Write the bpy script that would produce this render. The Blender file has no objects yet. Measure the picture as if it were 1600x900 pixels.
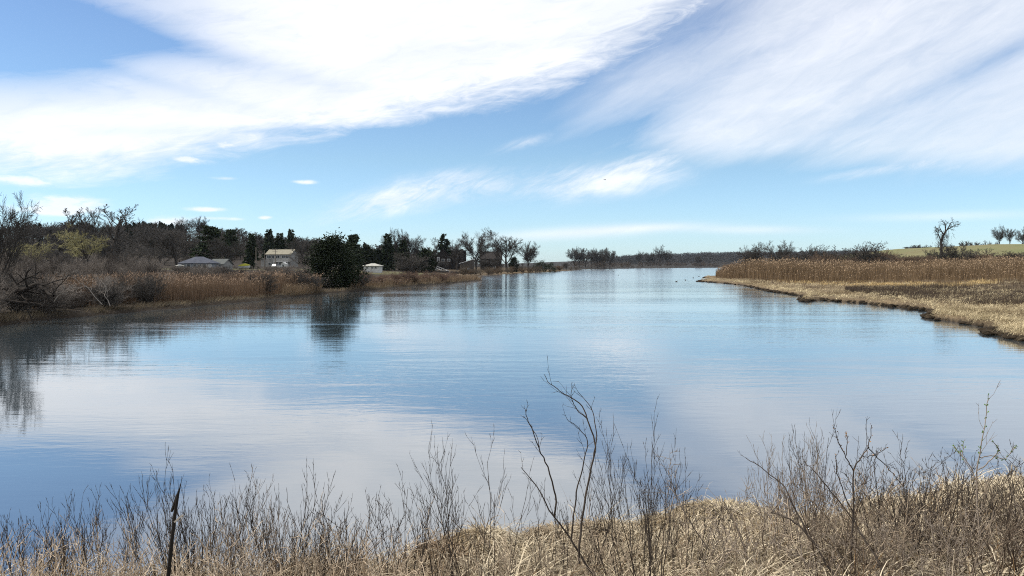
import bpy, math, random
import numpy as np
from mathutils import Vector

# ------------------------------------------------------------------ camera, sky, sun, exposure
SC = bpy.context.scene
COL = SC.collection
F = 1280.0            # focal length in pixels of a 1600 px wide picture
HZ = 414.5            # horizon row
CAMZ = 4.0
PITCH = math.atan((450 - HZ) / F)
cam = bpy.data.cameras.new('camera'); camo = bpy.data.objects.new('camera', cam); COL.objects.link(camo)
cam.sensor_width = 36; cam.lens = 36 * F / 1600; cam.clip_start = 0.1; cam.clip_end = 30000
camo.location = (0, 0, CAMZ); camo.rotation_euler = (math.pi / 2 - PITCH, 0, 0)
SC.camera = camo

SUN_AZ, SUN_EL = -86.0, 50.0
sun = bpy.data.lights.new('sun', 'SUN'); suno = bpy.data.objects.new('sun', sun); COL.objects.link(suno)
sun.energy = 4.8; sun.angle = math.radians(0.53); sun.color = (1.0, 0.95, 0.87)
suno.rotation_euler = (math.radians(90 - SUN_EL), 0, math.radians(180 - SUN_AZ)); suno.location = (-20, 30, 60)
SC.view_settings.view_transform = 'Standard'; SC.view_settings.look = 'None'
SC.view_settings.exposure = 0.07; SC.view_settings.gamma = 1.0; SC.view_settings.use_curve_mapping = False
SC.cycles.max_bounces = 5; SC.cycles.diffuse_bounces = 2; SC.cycles.glossy_bounces = 2
SC.cycles.transparent_max_bounces = 4; SC.cycles.volume_bounces = 0
SC.cycles.use_denoising = False
SC.cycles.pixel_filter_type = 'BLACKMAN_HARRIS'; SC.cycles.filter_width = 1.05
SKY_STRENGTH = 0.1

world = bpy.data.worlds.new('World'); SC.world = world; world.use_nodes = True
WT = world.node_tree; WT.nodes.clear()

def wn(t, **kw):
    n = WT.nodes.new(t)
    for k, v in kw.items(): setattr(n, k, v)
    return n
def wset(sock, v):
    if hasattr(v, 'is_output') or isinstance(v, bpy.types.NodeSocket): WT.links.new(v, sock)
    else: sock.default_value = v
def M(op, a, b=None, c=None, clamp=False):
    n = wn('ShaderNodeMath', operation=op, use_clamp=clamp)
    wset(n.inputs[0], a)
    if b is not None: wset(n.inputs[1], b)
    if c is not None: wset(n.inputs[2], c)
    return n.outputs[0]
def sstep(x, lo, hi):
    n = wn('ShaderNodeMapRange', interpolation_type='SMOOTHSTEP')
    wset(n.inputs[0], x); n.inputs[1].default_value = lo; n.inputs[2].default_value = hi
    n.inputs[3].default_value = 0; n.inputs[4].default_value = 1
    return n.outputs[0]
def fcurve(x, pts, xlo, xhi, ylo, yhi):
    """piecewise curve of x (both ranges mapped to 0..1)"""
    xn = M('MULTIPLY_ADD', x, 1 / (xhi - xlo), -xlo / (xhi - xlo), clamp=True)
    n = wn('ShaderNodeFloatCurve'); wset(n.inputs[1], xn)
    c = n.mapping.curves[0]
    P = [((a - xlo) / (xhi - xlo), (b - ylo) / (yhi - ylo)) for a, b in pts]
    while len(c.points) < len(P): c.points.new(0.5, 0.5)
    for p, q in zip(c.points, P): p.location = q; p.handle_type = 'AUTO'
    n.mapping.update()
    return M('MULTIPLY_ADD', n.outputs[0], yhi - ylo, ylo)
def wnoise(vec, scale, detail=5, rough=0.55, dist=0.0):
    n = wn('ShaderNodeTexNoise'); wset(n.inputs['Vector'], vec)
    n.inputs['Scale'].default_value = scale; n.inputs['Detail'].default_value = detail
    n.inputs['Roughness'].default_value = rough; n.inputs['Distortion'].default_value = dist
    return n.outputs['Fac']
def combine(x, y, z=0.0):
    n = wn('ShaderNodeCombineXYZ')
    wset(n.inputs[0], x); wset(n.inputs[1], y); wset(n.inputs[2], z)
    return n.outputs[0]

tc = wn('ShaderNodeTexCoord'); sep = wn('ShaderNodeSeparateXYZ'); WT.links.new(tc.outputs['Generated'], sep.inputs[0])
DX, DY, DZ = sep.outputs
# compass bearing and elevation of the sky direction, in degrees
AZ = M('MULTIPLY', M('ARCTAN2', DX, DY), 180 / math.pi)
EL = M('MULTIPLY', M('ARCSINE', DZ), 180 / math.pi)
def azd(px): return math.degrees(math.atan((px - 800) / F))
def eld(px, py): return math.degrees(math.atan((HZ - py) / F * math.cos(math.radians(azd(px)))))
def rotc(ang):
    a = math.radians(ang)
    return (M('ADD', M('MULTIPLY', AZ, math.cos(a)), M('MULTIPLY', EL, math.sin(a))),
            M('SUBTRACT', M('MULTIPLY', EL, math.cos(a)), M('MULTIPLY', AZ, math.sin(a))))
def streak(ang, along, across, seed, **kw):
    u, v = rotc(ang)
    return wnoise(combine(M('MULTIPLY', u, along), M('MULTIPLY', v, across), seed), 1.0, **kw)
n_soft = streak(8, .05, .17, 3.1, detail=6, rough=.55, dist=.5)
n_fine = streak(12, .10, .42, 7.7, detail=6, rough=.6, dist=.35)
n_right = streak(26, .045, .22, 11.3, detail=6, rough=.55, dist=.3)
n_right2 = streak(24, .10, .55, 15.1, detail=5, rough=.6, dist=.3)
n_fib = streak(9, .30, 1.2, 21.7, detail=7, rough=.66, dist=1.2)
n_fib2 = streak(24, .34, 1.1, 27.3, detail=7, rough=.66, dist=1.2)
n_puff = wnoise(combine(M('MULTIPLY', AZ, .5), M('MULTIPLY', EL, 1.3), 5.0), 1.0, detail=5, rough=.6)
def c01(x, k): return M('MULTIPLY', M('SUBTRACT', x, 0.5), k)
def blob(px, py, rx, ry, rot=0.0):
    """soft ellipse in the sky around a bearing/elevation; radii in 1600-px pixels"""
    s = 180 / math.pi / F
    a = M('SUBTRACT', AZ, azd(px)); e = M('SUBTRACT', EL, eld(px, py))
    c, sn = math.cos(math.radians(rot)), math.sin(math.radians(rot))
    u = M('MULTIPLY', M('ADD', M('MULTIPLY', a, c), M('MULTIPLY', e, sn)), 1 / (rx * s))
    v = M('MULTIPLY', M('SUBTRACT', M('MULTIPLY', e, c), M('MULTIPLY', a, sn)), 1 / (ry * s))
    r2 = M('ADD', M('MULTIPLY', u, u), M('MULTIPLY', v, v))
    return M('POWER', math.e, M('MULTIPLY', r2, -1.0))
def addall(L):
    r = L[0]
    for x in L[1:]: r = M('ADD', r, x)
    return r
def edge(pts): return [(azd(a), eld(a, b)) for a, b in pts]
# great bank of cloud on the left: everything above this edge
e1 = edge([(-400, 285), (0, 278), (120, 284), (220, 278), (330, 252), (420, 240), (520, 224), (620, 196), (760, 170), (880, 140),
           (960, 108), (1030, 66), (1090, 20), (1160, -90), (1500, -260)])
edge1 = fcurve(AZ, e1, -45, 45, -5, 40)
d1 = M('ADD', M('SUBTRACT', EL, edge1), M('ADD', c01(n_soft, 3.4), c01(n_fine, 3.6)))
bank = M('MULTIPLY', sstep(M('ADD', d1, c01(n_fib, 2.2)), -0.7, 2.4), M('MULTIPLY_ADD', n_fib, .5, .74), clamp=True)
gap = addall([M('MULTIPLY', blob(-10, 60, 190, 62, 4), 1.5), M('MULTIPLY', blob(200, 62, 150, 22, -6), .5), M('MULTIPLY', blob(400, 105, 170, 14, -10), .22),
              M('MULTIPLY', blob(250, 130, 150, 10, -12), .2), M('MULTIPLY', blob(470, 205, 150, 8, 2), .3), M('MULTIPLY', blob(190, 206, 80, 8, 4), .2),
              M('MULTIPLY', blob(-40, -140, 260, 130, 0), .9)])
bank = M('SUBTRACT', bank, M('MULTIPLY', gap, M('MULTIPLY_ADD', n_soft, 1.0, 0.5)), clamp=True)
# thinner streaked veil on the right
e2 = edge([(700, 330), (900, 300), (1000, 255), (1100, 262), (1200, 274), (1350, 272), (1450, 272), (1600, 276), (2000, 280)])
edge2 = fcurve(AZ, e2, -45, 45, -5, 40)
d2 = M('ADD', M('SUBTRACT', EL, edge2), M('ADD', c01(n_right, 3.0), c01(n_right2, 1.6)))
side = sstep(M('ADD', AZ, c01(n_right, 12)), azd(850), azd(1080))
veil = M('MULTIPLY', sstep(d2, -0.3, 2.2), side)
veil = M('MULTIPLY', veil, M('ADD', sstep(M('ADD', n_right, c01(n_right2, .35)), (.16), .74), .42, clamp=True))
gap2 = addall([M('MULTIPLY', blob(1080, 42, 130, 48, 24), .8), M('MULTIPLY', blob(1560, 90, 130, 18, 22), .45), M('MULTIPLY', blob(1420, 205, 120, 40, 26), .25),
               M('MULTIPLY', blob(1180, 90, 140, 14, 22), .25), M('MULTIPLY', blob(1000, 205, 120, 40, 30), .6)])
veil = M('SUBTRACT', M('MULTIPLY', M('MULTIPLY', veil, .72), M('MULTIPLY_ADD', n_fib2, .5, .75), clamp=True), M('MULTIPLY', gap2, .7), clamp=True)
# loose wisps and small puffs
wsp = addall([M('MULTIPLY', blob(655, 303, 130, 26, 11), 1.5), M('MULTIPLY', blob(560, 330, 70, 12, 14), .6), M('MULTIPLY', blob(920, 285, 150, 28, 4), 1.15),
              M('MULTIPLY', blob(1060, 232, 110, 18, 20), .9), M('MULTIPLY', blob(820, 224, 48, 9, 14), .95),
              M('MULTIPLY', blob(1560, 246, 110, 28, 6), .9), M('MULTIPLY', blob(1360, 268, 90, 9, 8), .8)])
wsp = sstep(M('MULTIPLY', wsp, M('ADD', M('MULTIPLY_ADD', n_fine, 1.8, -.25), c01(n_fib2, 1.2))), .05, 1.2)
low = addall([M('MULTIPLY', blob(900, 364, 130, 9, 3), .6), M('MULTIPLY', blob(1170, 359, 90, 6, -1), .45), M('MULTIPLY', blob(1010, 356, 80, 6, 2), .4),
              M('MULTIPLY', blob(1480, 338, 120, 6, 0), .3)])
puffs = addall([blob(110, 314, 50, 10), blob(80, 330, 60, 7), blob(298, 249, 30, 7, -6), blob(358, 227, 42, 7), M('MULTIPLY', blob(140, 226, 60, 12, -4), .8),
                blob(478, 285, 18, 3.5), blob(320, 327, 28, 3.5), blob(268, 347, 30, 9), M('MULTIPLY', blob(350, 342, 34, 3), .7), blob(414, 340, 10, 3),
                M('MULTIPLY', blob(35, 282, 60, 8), .9), M('MULTIPLY', blob(350, 279, 22, 3), .4)])
puffs = sstep(M('MULTIPLY', puffs, M('MULTIPLY_ADD', n_puff, 3.6, -.9)), .12, 1.0)
# everywhere else in the sky: broken cloud so that the light is even all round
rest = M('MULTIPLY', sstep(M('ADD', n_soft, c01(n_fine, .3)), .42, .62), M('SUBTRACT', 1.0, sstep(M('ABSOLUTE', AZ), 60, 38)))
high = M('MULTIPLY', sstep(EL, 22, 34), sstep(M('ADD', n_soft, c01(n_right2, .4)), .40, .60))
cloud = M('MAXIMUM', M('MAXIMUM', M('MAXIMUM', bank, veil), M('MAXIMUM', M('MULTIPLY', wsp, .85), low)), M('MAXIMUM', M('MULTIPLY', rest, sstep(EL, 3, 9)), high))
cloud = M('MAXIMUM', cloud, M('MULTIPLY', puffs, .85))
cloud = M('MULTIPLY', cloud, .97)

skyt = wn('ShaderNodeTexSky', sky_type='NISHITA', sun_disc=False)
skyt.sun_elevation = math.radians(SUN_EL); skyt.sun_rotation = math.radians(SUN_AZ % 360)
skyt.altitude = 0; skyt.air_density = 1.0; skyt.dust_density = 0.25; skyt.ozone_density = 2.0
tint = wn('ShaderNodeMix', data_type='RGBA', blend_type='MULTIPLY'); tint.inputs['Factor'].default_value = 1.0
WT.links.new(skyt.outputs[0], tint.inputs['A']); 
ramp = wn('ShaderNodeValToRGB'); WT.links.new(M('MULTIPLY', EL, 1 / 40), ramp.inputs[0])
ramp.color_ramp.elements[0].position = .012; ramp.color_ramp.elements[0].color = (.98, 1.30, 1.80, 1)
ramp.color_ramp.elements[1].position = .18; ramp.color_ramp.elements[1].color = (1.04, 1.22, 1.36, 1)
el_ = ramp.color_ramp.elements.new(.45); el_.color = (.98, 1.10, 1.28, 1)
WT.links.new(ramp.outputs[0], tint.inputs['B'])
mixc = wn('ShaderNodeMix', data_type='RGBA'); WT.links.new(cloud, mixc.inputs['Factor']); WT.links.new(tint.outputs['Result'], mixc.inputs['A'])
shade = wn('ShaderNodeMix', data_type='RGBA'); WT.links.new(sstep(M('ADD', n_fine, c01(n_soft, .6)), .35, .7), shade.inputs['Factor'])
shade.inputs['A'].default_value = (9.2, 9.6, 10.2, 1); shade.inputs['B'].default_value = (10.8, 10.9, 11.2, 1)
WT.links.new(shade.outputs['Result'], mixc.inputs['B'])
bg = wn('ShaderNodeBackground'); WT.links.new(mixc.outputs['Result'], bg.inputs[0]); bg.inputs[1].default_value = SKY_STRENGTH
wo = wn('ShaderNodeOutputWorld'); WT.links.new(bg.outputs[0], wo.inputs[0])
world.cycles.sampling_method = 'MANUAL'; world.cycles.sample_map_resolution = 512

# ------------------------------------------------------------------ helpers
rnd = random.Random(7); RG = np.random.default_rng(11)
CT, ST = math.cos(PITCH), math.sin(PITCH)
def zpix(py, Y): k = (450 - py) / F; return CAMZ + Y * (-ST + k * CT) / (CT + k * ST)
def xpix(px, py, Y): k = (450 - py) / F; return (px - 800) / F / (CT + k * ST) * Y
def ground_px(px, py, z=0.0):
    k = (450 - py) / F
    Y = (z - CAMZ) * (CT + k * ST) / (-ST + k * CT)
    return (xpix(px, py, Y), Y)
def vnoise(x, y, seed=0):
    x = np.asarray(x, float); y = np.asarray(y, float)
    xi = np.floor(x).astype(np.int64); yi = np.floor(y).astype(np.int64); fx = x - xi; fy = y - yi
    fx = fx * fx * (3 - 2 * fx); fy = fy * fy * (3 - 2 * fy)
    def hsh(a, b):
        h = (a * 374761393 + b * 668265263 + seed * 974711) & 0xffffffff
        h = ((h ^ (h >> 13)) * 1274126177) & 0xffffffff
        return ((h ^ (h >> 16)) & 0xffff) / 65535.0
    return (hsh(xi, yi) * (1 - fx) + hsh(xi + 1, yi) * fx) * (1 - fy) + (hsh(xi, yi + 1) * (1 - fx) + hsh(xi + 1, yi + 1) * fx) * fy
def fbm(x, y, seed=0, oct=3):
    s = 0; a = .5; t = 0
    for o in range(oct):
        s = s + a * vnoise(np.asarray(x) * 2 ** o, np.asarray(y) * 2 ** o, seed + o * 17); t += a; a *= .5
    return s / t - .5
def smooth(a, b, x):
    t = np.clip((np.asarray(x, float) - a) / (b - a), 0, 1); return t * t * (3 - 2 * t)

def new_mesh(name, V, Q, cols=None, smooth_shade=False):
    V = np.asarray(V, np.float32).reshape(-1, 3); Q = np.asarray(Q, np.int32).reshape(-1, 4)
    me = bpy.data.meshes.new(name)
    me.vertices.add(len(V)); me.vertices.foreach_set('co', V.ravel())
    me.loops.add(Q.size); me.loops.foreach_set('vertex_index', Q.ravel())
    me.polygons.add(len(Q)); me.polygons.foreach_set('loop_start', np.arange(0, Q.size, 4, dtype=np.int32))
    me.polygons.foreach_set('use_smooth', np.full(len(Q), smooth_shade, bool))
    me.update(calc_edges=True)
    if cols is not None:
        a = me.color_attributes.new('Col', 'FLOAT_COLOR', 'POINT')
        c = np.ones((len(V), 4), np.float32); c[:, :3] = cols
        a.data.foreach_set('color', c.ravel())
    return me
def link(name, me, mat=None, parent=None):
    o = bpy.data.objects.new(name, me); COL.objects.link(o)
    if mat and not me.materials: me.materials.append(mat)
    if parent: o.parent = parent
    return o
def tag(o, label, cat, group=None):
    o['label'] = label; o['category'] = cat
    if group: o['group'] = group
    return o
def kind(o, k, label=None, cat=None):
    o['kind'] = k
    if label: o['label'] = label; o['category'] = cat
    return o
def empty(name, loc, rz=0.0, scale=(1, 1, 1)):
    o = bpy.data.objects.new(name, None); COL.objects.link(o); o.location = loc; o.rotation_euler = (0, 0, rz); o.scale = scale
    o.empty_display_size = .3
    return o

def mat(name, c1, c2=None, scale=3.0, rough=.9, spec=.08, bump=0.0, attr=False, coord='Object', trans=0.0):
    m = bpy.data.materials.new(name); m.use_nodes = True; nt = m.node_tree; b = nt.nodes['Principled BSDF']
    b.inputs['Roughness'].default_value = rough; b.inputs['Specular IOR Level'].default_value = spec
    t = nt.nodes.new('ShaderNodeTexCoord'); nz = nt.nodes.new('ShaderNodeTexNoise')
    nt.links.new(t.outputs[coord], nz.inputs['Vector']); nz.inputs['Scale'].default_value = scale; nz.inputs['Detail'].default_value = 4
    mx = nt.nodes.new('ShaderNodeMix'); mx.data_type = 'RGBA'
    rm = nt.nodes.new('ShaderNodeMapRange'); rm.inputs[1].default_value = .3; rm.inputs[2].default_value = .7
    nt.links.new(nz.outputs['Fac'], rm.inputs[0]); nt.links.new(rm.outputs[0], mx.inputs['Factor'])
    mx.inputs['A'].default_value = (*c1, 1); mx.inputs['B'].default_value = (*(c2 or [v * .8 for v in c1]), 1)
    out = mx.outputs['Result']
    if attr:
        at = nt.nodes.new('ShaderNodeAttribute'); at.attribute_name = 'Col'
        m2 = nt.nodes.new('ShaderNodeMix'); m2.data_type = 'RGBA'; m2.blend_type = 'MULTIPLY'; m2.inputs['Factor'].default_value = 1
        nt.links.new(at.outputs['Color'], m2.inputs['A']); nt.links.new(out, m2.inputs['B']); out = m2.outputs['Result']
    nt.links.new(out, b.inputs['Base Color'])
    if bump:
        bp = nt.nodes.new('ShaderNodeBump'); bp.inputs['Strength'].default_value = bump; bp.inputs['Distance'].default_value = .05
        nt.links.new(nz.outputs['Fac'], bp.inputs['Height']); nt.links.new(bp.outputs[0], b.inputs['Normal'])
    if trans:
        tr = nt.nodes.new('ShaderNodeBsdfTranslucent'); nt.links.new(out, tr.inputs[0])
        ms = nt.nodes.new('ShaderNodeMixShader'); ms.inputs[0].default_value = trans
        nt.links.new(b.outputs[0], ms.inputs[1]); nt.links.new(tr.outputs[0], ms.inputs[2])
        nt.links.new(ms.outputs[0], nt.nodes['Material Output'].inputs[0])
    return m
MT = dict(
    bark=mat('bark', (.035, .03, .026), (.07, .062, .055), 1.2),
    twig=mat('twig', (.046, .042, .038), (.07, .064, .058), .4),
    twig_pale=mat('twig_pale', (.20, .18, .16), (.13, .115, .10), .5),
    twig_red=mat('twig_red', (.13, .085, .06), (.10, .075, .06), .4),
    willow=mat('willow_twig', (.33, .30, .15), (.22, .20, .10), .3),
    needle=mat('needles', (.018, .026, .013), (.032, .044, .02), .6, rough=.7),
    cedar=mat('cedar_needles', (.012, .017, .009), (.022, .03, .014), .8, rough=.75),
    stem_dark=mat('stem_dark', (.03, .023, .019), (.085, .07, .058), 6.0),
    stem_grey=mat('stem_grey', (.14, .11, .088), (.31, .26, .21), 5.0),
    stem_pale=mat('stem_pale', (.36, .31, .25), (.50, .45, .39), 5.0),
    log=mat('dead_wood', (.016, .013, .011), (.035, .03, .026), 2.0, bump=.4),
    grass=mat('dry_grass', (1, 1, 1), (.8, .78, .74), 1.5, attr=True, trans=.25),
    reed=mat('reed', (1, 1, 1), (.72, .70, .68), .12, attr=True, trans=.15),
    wood_mass=mat('wood_mass', (1, 1, 1), (.75, .75, .75), .02, attr=True),
    bud=mat('bud', (.22, .12, .05), (.30, .17, .07), 20.0),
    leaf=mat('young_leaf', (.10, .19, .03), (.15, .25, .05), 20.0, trans=.3),
    sod=mat('sod', (.016, .012, .008), (.04, .03, .02), 2.5, rough=.9, bump=.6),
    white=mat('white_paint', (.52, .52, .51), (.38, .38, .37), 1.5, rough=.6),
    grey_wall=mat('grey_clapboard', (.22, .235, .25), (.17, .18, .195), .9),
    cream_wall=mat('weathered_shingle', (.26, .255, .24), (.19, .185, .175), 1.2),
    dark_wall=mat('dark_shingle', (.02, .017, .015), (.034, .028, .025), 1.0),
    slate=mat('slate_roof', (.055, .062, .08), (.085, .09, .11), 1.2),
    grey_roof=mat('grey_shingle_roof', (.075, .082, .08), (.11, .115, .11), 1.2),
    tan_roof=mat('tan_shingle_roof', (.19, .175, .135), (.25, .23, .18), 1.2),
    pale_roof=mat('pale_shingle_roof', (.38, .37, .33), (.28, .275, .25), 1.2),
    dark_roof=mat('dark_shingle_roof', (.03, .026, .024), (.045, .04, .037), 1.0),
    glass=mat('window_glass', (.02, .025, .03), (.035, .04, .05), .8, rough=.08, spec=.6),
    brick=mat('chimney_brick', (.045, .036, .032), (.032, .027, .025), 3.0),
    pole=mat('weathered_pole', (.13, .11, .095), (.20, .175, .15), 1.5),
    tarp=mat('tarp', (.36, .34, .05), (.26, .26, .04), 1.0),
    rubber=mat('rubber', (.02, .02, .02), None, 3.0),
    timber=mat('dark_timber', (.05, .043, .038), (.08, .07, .06), 1.0),
    duck=mat('duck_plumage', (.035, .03, .026), (.07, .06, .05), 6.0),
    bird=mat('gull_plumage', (.30, .30, .31), (.20, .20, .21), 3.0),
    bill=mat('bill', (.20, .14, .05), None, 6.0),
)

class MB:
    """collects quads (triangles are degenerate-free: written as quads with a split edge) of one mesh"""
    def __init__(s): s.v = []; s.f = []
    def poly(s, pts):
        b = len(s.v); s.v += [tuple(p) for p in pts]; s.f.append(tuple(range(b, b + len(pts))))
    def box(s, x0, x1, y0, y1, z0, z1):
        p = [(x0, y0, z0), (x1, y0, z0), (x1, y1, z0), (x0, y1, z0), (x0, y0, z1), (x1, y0, z1), (x1, y1, z1), (x0, y1, z1)]
        b = len(s.v); s.v += p
        s.f += [tuple(b + i for i in q) for q in ((3, 2, 1, 0), (4, 5, 6, 7), (0, 1, 5, 4), (1, 2, 6, 5), (2, 3, 7, 6), (3, 0, 4, 7))]
    def bar(s, a, b, w, h=None):
        a = Vector(a); b = Vector(b); h = h or w; d = (b - a).normalized()
        u = d.cross(Vector((0, 0, 1)));
        if u.length < .01: u = Vector((1, 0, 0))
        u.normalize(); v = u.cross(d)
        k = len(s.v)
        for c in (a, b):
            for sx, sy in ((-1, -1), (1, -1), (1, 1), (-1, 1)): s.v.append(tuple(c + u * sx * w / 2 + v * sy * h / 2))
        s.f += [tuple(k + i for i in q) for q in ((3, 2, 1, 0), (4, 5, 6, 7), (0, 1, 5, 4), (1, 2, 6, 5), (2, 3, 7, 6), (3, 0, 4, 7))]
    def rings(s, rings, cap=True):
        b = len(s.v); n = len(rings[0])
        for r in rings: s.v += [tuple(p) for p in r]
        for i in range(len(rings) - 1):
            for k in range(n): s.f.append((b + i * n + k, b + i * n + (k + 1) % n, b + (i + 1) * n + (k + 1) % n, b + (i + 1) * n + k))
        if cap:
            s.f.append(tuple(b + k for k in reversed(range(n)))); s.f.append(tuple(b + (len(rings) - 1) * n + k for k in range(n)))
    def build(s, name, m, parent=None, smooth_shade=False):
        me = bpy.data.meshes.new(name); me.from_pydata(s.v, [], s.f); me.update()
        if smooth_shade: me.polygons.foreach_set('use_smooth', np.full(len(me.polygons), True))
        return link(name, me, m, parent)

def tubes(P0, P1, R0, R1, T0, T1, sides=3):
    P0, P1, T0, T1 = (np.asarray(a, float).reshape(-1, 3) for a in (P0, P1, T0, T1)); R0 = np.asarray(R0, float); R1 = np.asarray(R1, float)
    n = len(P0)
    ref = np.array([.83, .41, .377])
    def ring(P, R, T):
        u = np.cross(T, ref); u /= np.linalg.norm(u, axis=1)[:, None] + 1e-9; v = np.cross(T, u); v /= np.linalg.norm(v, axis=1)[:, None] + 1e-9
        a = np.arange(sides) * 2 * math.pi / sides
        return P[:, None, :] + R[:, None, None] * (np.cos(a)[None, :, None] * u[:, None, :] + np.sin(a)[None, :, None] * v[:, None, :])
    V = np.concatenate([ring(P0, R0, T0), ring(P1, R1, T1)], axis=1).reshape(-1, 3)
    k = np.arange(sides); q = np.stack([k, (k + 1) % sides, sides + (k + 1) % sides, sides + k], 1)
    Q = (np.arange(n)[:, None, None] * 2 * sides + q[None]).reshape(-1, 4)
    return V, Q
class Segs:
    def __init__(s): s.d = []
    def add(s, lvl, p0, p1, r0, r1, t0, t1): s.d.append((lvl, *p0, *p1, r0, r1, *t0, *t1))
    def arr(s): return np.array(s.d, float).reshape(-1, 15)
def seg_mesh(A, sides=3):
    return tubes(A[:, 1:4], A[:, 4:7], A[:, 7], A[:, 8], A[:, 9:12], A[:, 12:15], sides)
def rv(r): return Vector((r.gauss(0, 1), r.gauss(0, 1), r.gauss(0, 1)))
def grow(S, r, p, d, L, rad, lvl, prm, tipf=None):
    n = prm['n'][lvl]; step = L / n; p = Vector(p); d = Vector(d).normalized()
    tip = prm.get('tip', .45) if tipf is None else tipf
    pts = [p.copy()]; ds = [d.copy()]; rs = [rad]
    for i in range(n):
        d = (d + rv(r) * prm['wob'][lvl] + Vector((0, 0, prm['up'][lvl]))).normalized()
        p = p + d * step; pts.append(p.copy()); ds.append(d.copy()); rs.append(rad * (1 - (1 - tip) * (i + 1) / n))
    for i in range(n): S.add(lvl, pts[i], pts[i + 1], rs[i], rs[i + 1], ds[i], ds[i + 1])
    branch(S, r, pts, ds, rs, L, lvl, prm)
def branch(S, r, pts, ds, rs, L, lvl, prm):
    if lvl + 1 >= len(prm['n']): return
    n = len(pts) - 1
    nc = prm['nc'][lvl]; nc = int(nc * r.uniform(.8, 1.25) + .5); st = prm['st'][lvl]; roll = r.uniform(0, 6.28)
    for k in range(nc):
        f = st + (1 - st) * (k + r.random()) / max(nc, 1); f = min(f, .999); x = f * n; i = int(x); q = x - i
        bp = pts[i].lerp(pts[i + 1], q); bd = ds[i].lerp(ds[min(i + 1, n)], q).normalized(); br = rs[i] * (1 - q) + rs[i + 1] * q
        roll += 2.4 + r.uniform(-.5, .5)
        u = bd.orthogonal().normalized(); v = bd.cross(u)
        ang = math.radians(prm['ang'][lvl] * r.uniform(.7, 1.3))
        cd = bd * math.cos(ang) + (u * math.cos(roll) + v * math.sin(roll)) * math.sin(ang)
        cl = L * prm['len'][lvl] * r.uniform(.65, 1.2) * (1 - prm['tap'][lvl] * f)
        grow(S, r, bp, cd, cl, max(br * prm['rr'][lvl], prm['rmin']), lvl + 1, prm)
def merge(parts):
    Vs = []; Qs = []; b = 0
    for V, Q in parts: Vs.append(V); Qs.append(Q + b); b += len(V)
    return np.concatenate(Vs), np.concatenate(Qs)
def tufts(C, D, L, W, rg):
    """small needle sprays: one narrow quad each, along D"""
    C = np.asarray(C, float); D = np.asarray(D, float); D = D / (np.linalg.norm(D, axis=1)[:, None] + 1e-9)
    s = np.cross(D, rg.normal(size=C.shape)); s /= np.linalg.norm(s, axis=1)[:, None] + 1e-9
    L = np.asarray(L)[:, None]; W = np.asarray(W)[:, None]
    V = np.stack([C - s * W * .25, C + D * L * .55 - s * W * .5, C + D * L, C + D * L * .55 + s * W * .5], 1).reshape(-1, 3)
    Q = np.arange(len(C) * 4).reshape(-1, 4)
    return V, Q
def strips(base, dirh, L, spread, rise, droop, width, nseg, col, rg, floor=None, coltip=None):
    """grass blades / reed stems: bent tapering ribbons"""
    N = len(base); yaw = rg.uniform(0, math.pi, N); sv = np.stack([np.cos(yaw), np.sin(yaw), np.zeros(N)], 1)
    V = np.zeros((N, nseg + 1, 2, 3)); C = np.zeros((N, nseg + 1, 2, 3))
    for s in range(nseg + 1):
        t = s / nseg; p = np.zeros((N, 3))
        p[:, :2] = base[:, :2] + dirh * (L * spread * t)[:, None]
        p[:, 2] = base[:, 2] + L * (rise * t - droop * t * t)
        if floor is not None: p[:, 2] = np.maximum(p[:, 2], floor(p[:, 0], p[:, 1]) + .02 + .02 * t)
        w = (width * (1 - .85 * t))[:, None]
        V[:, s, 0] = p - sv * w; V[:, s, 1] = p + sv * w
        c = col if coltip is None else col * (1 - t) + coltip * t
        C[:, s, 0] = c; C[:, s, 1] = c
    i = np.arange(nseg); q = np.stack([2 * i, 2 * i + 1, 2 * i + 3, 2 * i + 2], 1)
    Q = (np.arange(N)[:, None, None] * 2 * (nseg + 1) + q[None]).reshape(-1, 4)
    return V.reshape(-1, 3), Q, C.reshape(-1, 3)

# ------------------------------------------------------------------ terrain
G = ground_px
LSH = [(-260, 548), (-60, 517), (0, 509), (60, 501), (150, 493), (240, 485), (300, 480), (400, 470), (460, 464), (540, 456), (600, 452), (660, 446), (700, 443), (750, 439)]
LSH2 = [(700, 434), (760, 430.5), (800, 428), (850, 425.5), (912, 421.8)]
FSH = [(890, 421), (935, 420.4), (1000, 419.4), (1060, 418.8), (1130, 418.2), (1300, 417.9)]
POLY_L = [(-900, 70), (-60, 40)] + [G(*p) for p in LSH] + [G(752, 438), G(738, 436.5), G(690, 435.5)] + [G(*p) for p in LSH2] + [G(905, 421.2)] + [G(*p) for p in FSH] + \
         [(5000, 1700), (9000, 12000), (-12000, 12000), (-12000, 70)]
RSH = [(1142, 421), (1128, 426), (1122, 431), (1100, 433.5), (1112, 436), (1088, 440), (1125, 442), (1165, 446), (1185, 451), (1215, 457), (1250, 462), (1262, 465), (1252, 471), (1285, 469),
       (1350, 474), (1400, 480), (1452, 486), (1462, 491), (1448, 497), (1500, 505), (1552, 513), (1548, 523), (1600, 533), (1760, 566)]
POLY_R = [G(*p) for p in RSH] + [(40, 15), (3000, 15), (4000, 1300), (300, 900), (190, 700)]
NSH = [(-900, 945), (-300, 940), (0, 935), (200, 925), (400, 905), (560, 885), (640, 884), (700, 872), (800, 862), (850, 846), (930, 838), (1000, 832), (1060, 816), (1130, 810), (1200, 824), (1290, 826), (1340, 812),
       (1420, 788), (1500, 778), (1600, 772), (1900, 755)]
POLY_N = [G(*p) for p in NSH] + [(60, 10), (60, -80), (-60, -80), (-60, 8)]
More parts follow.
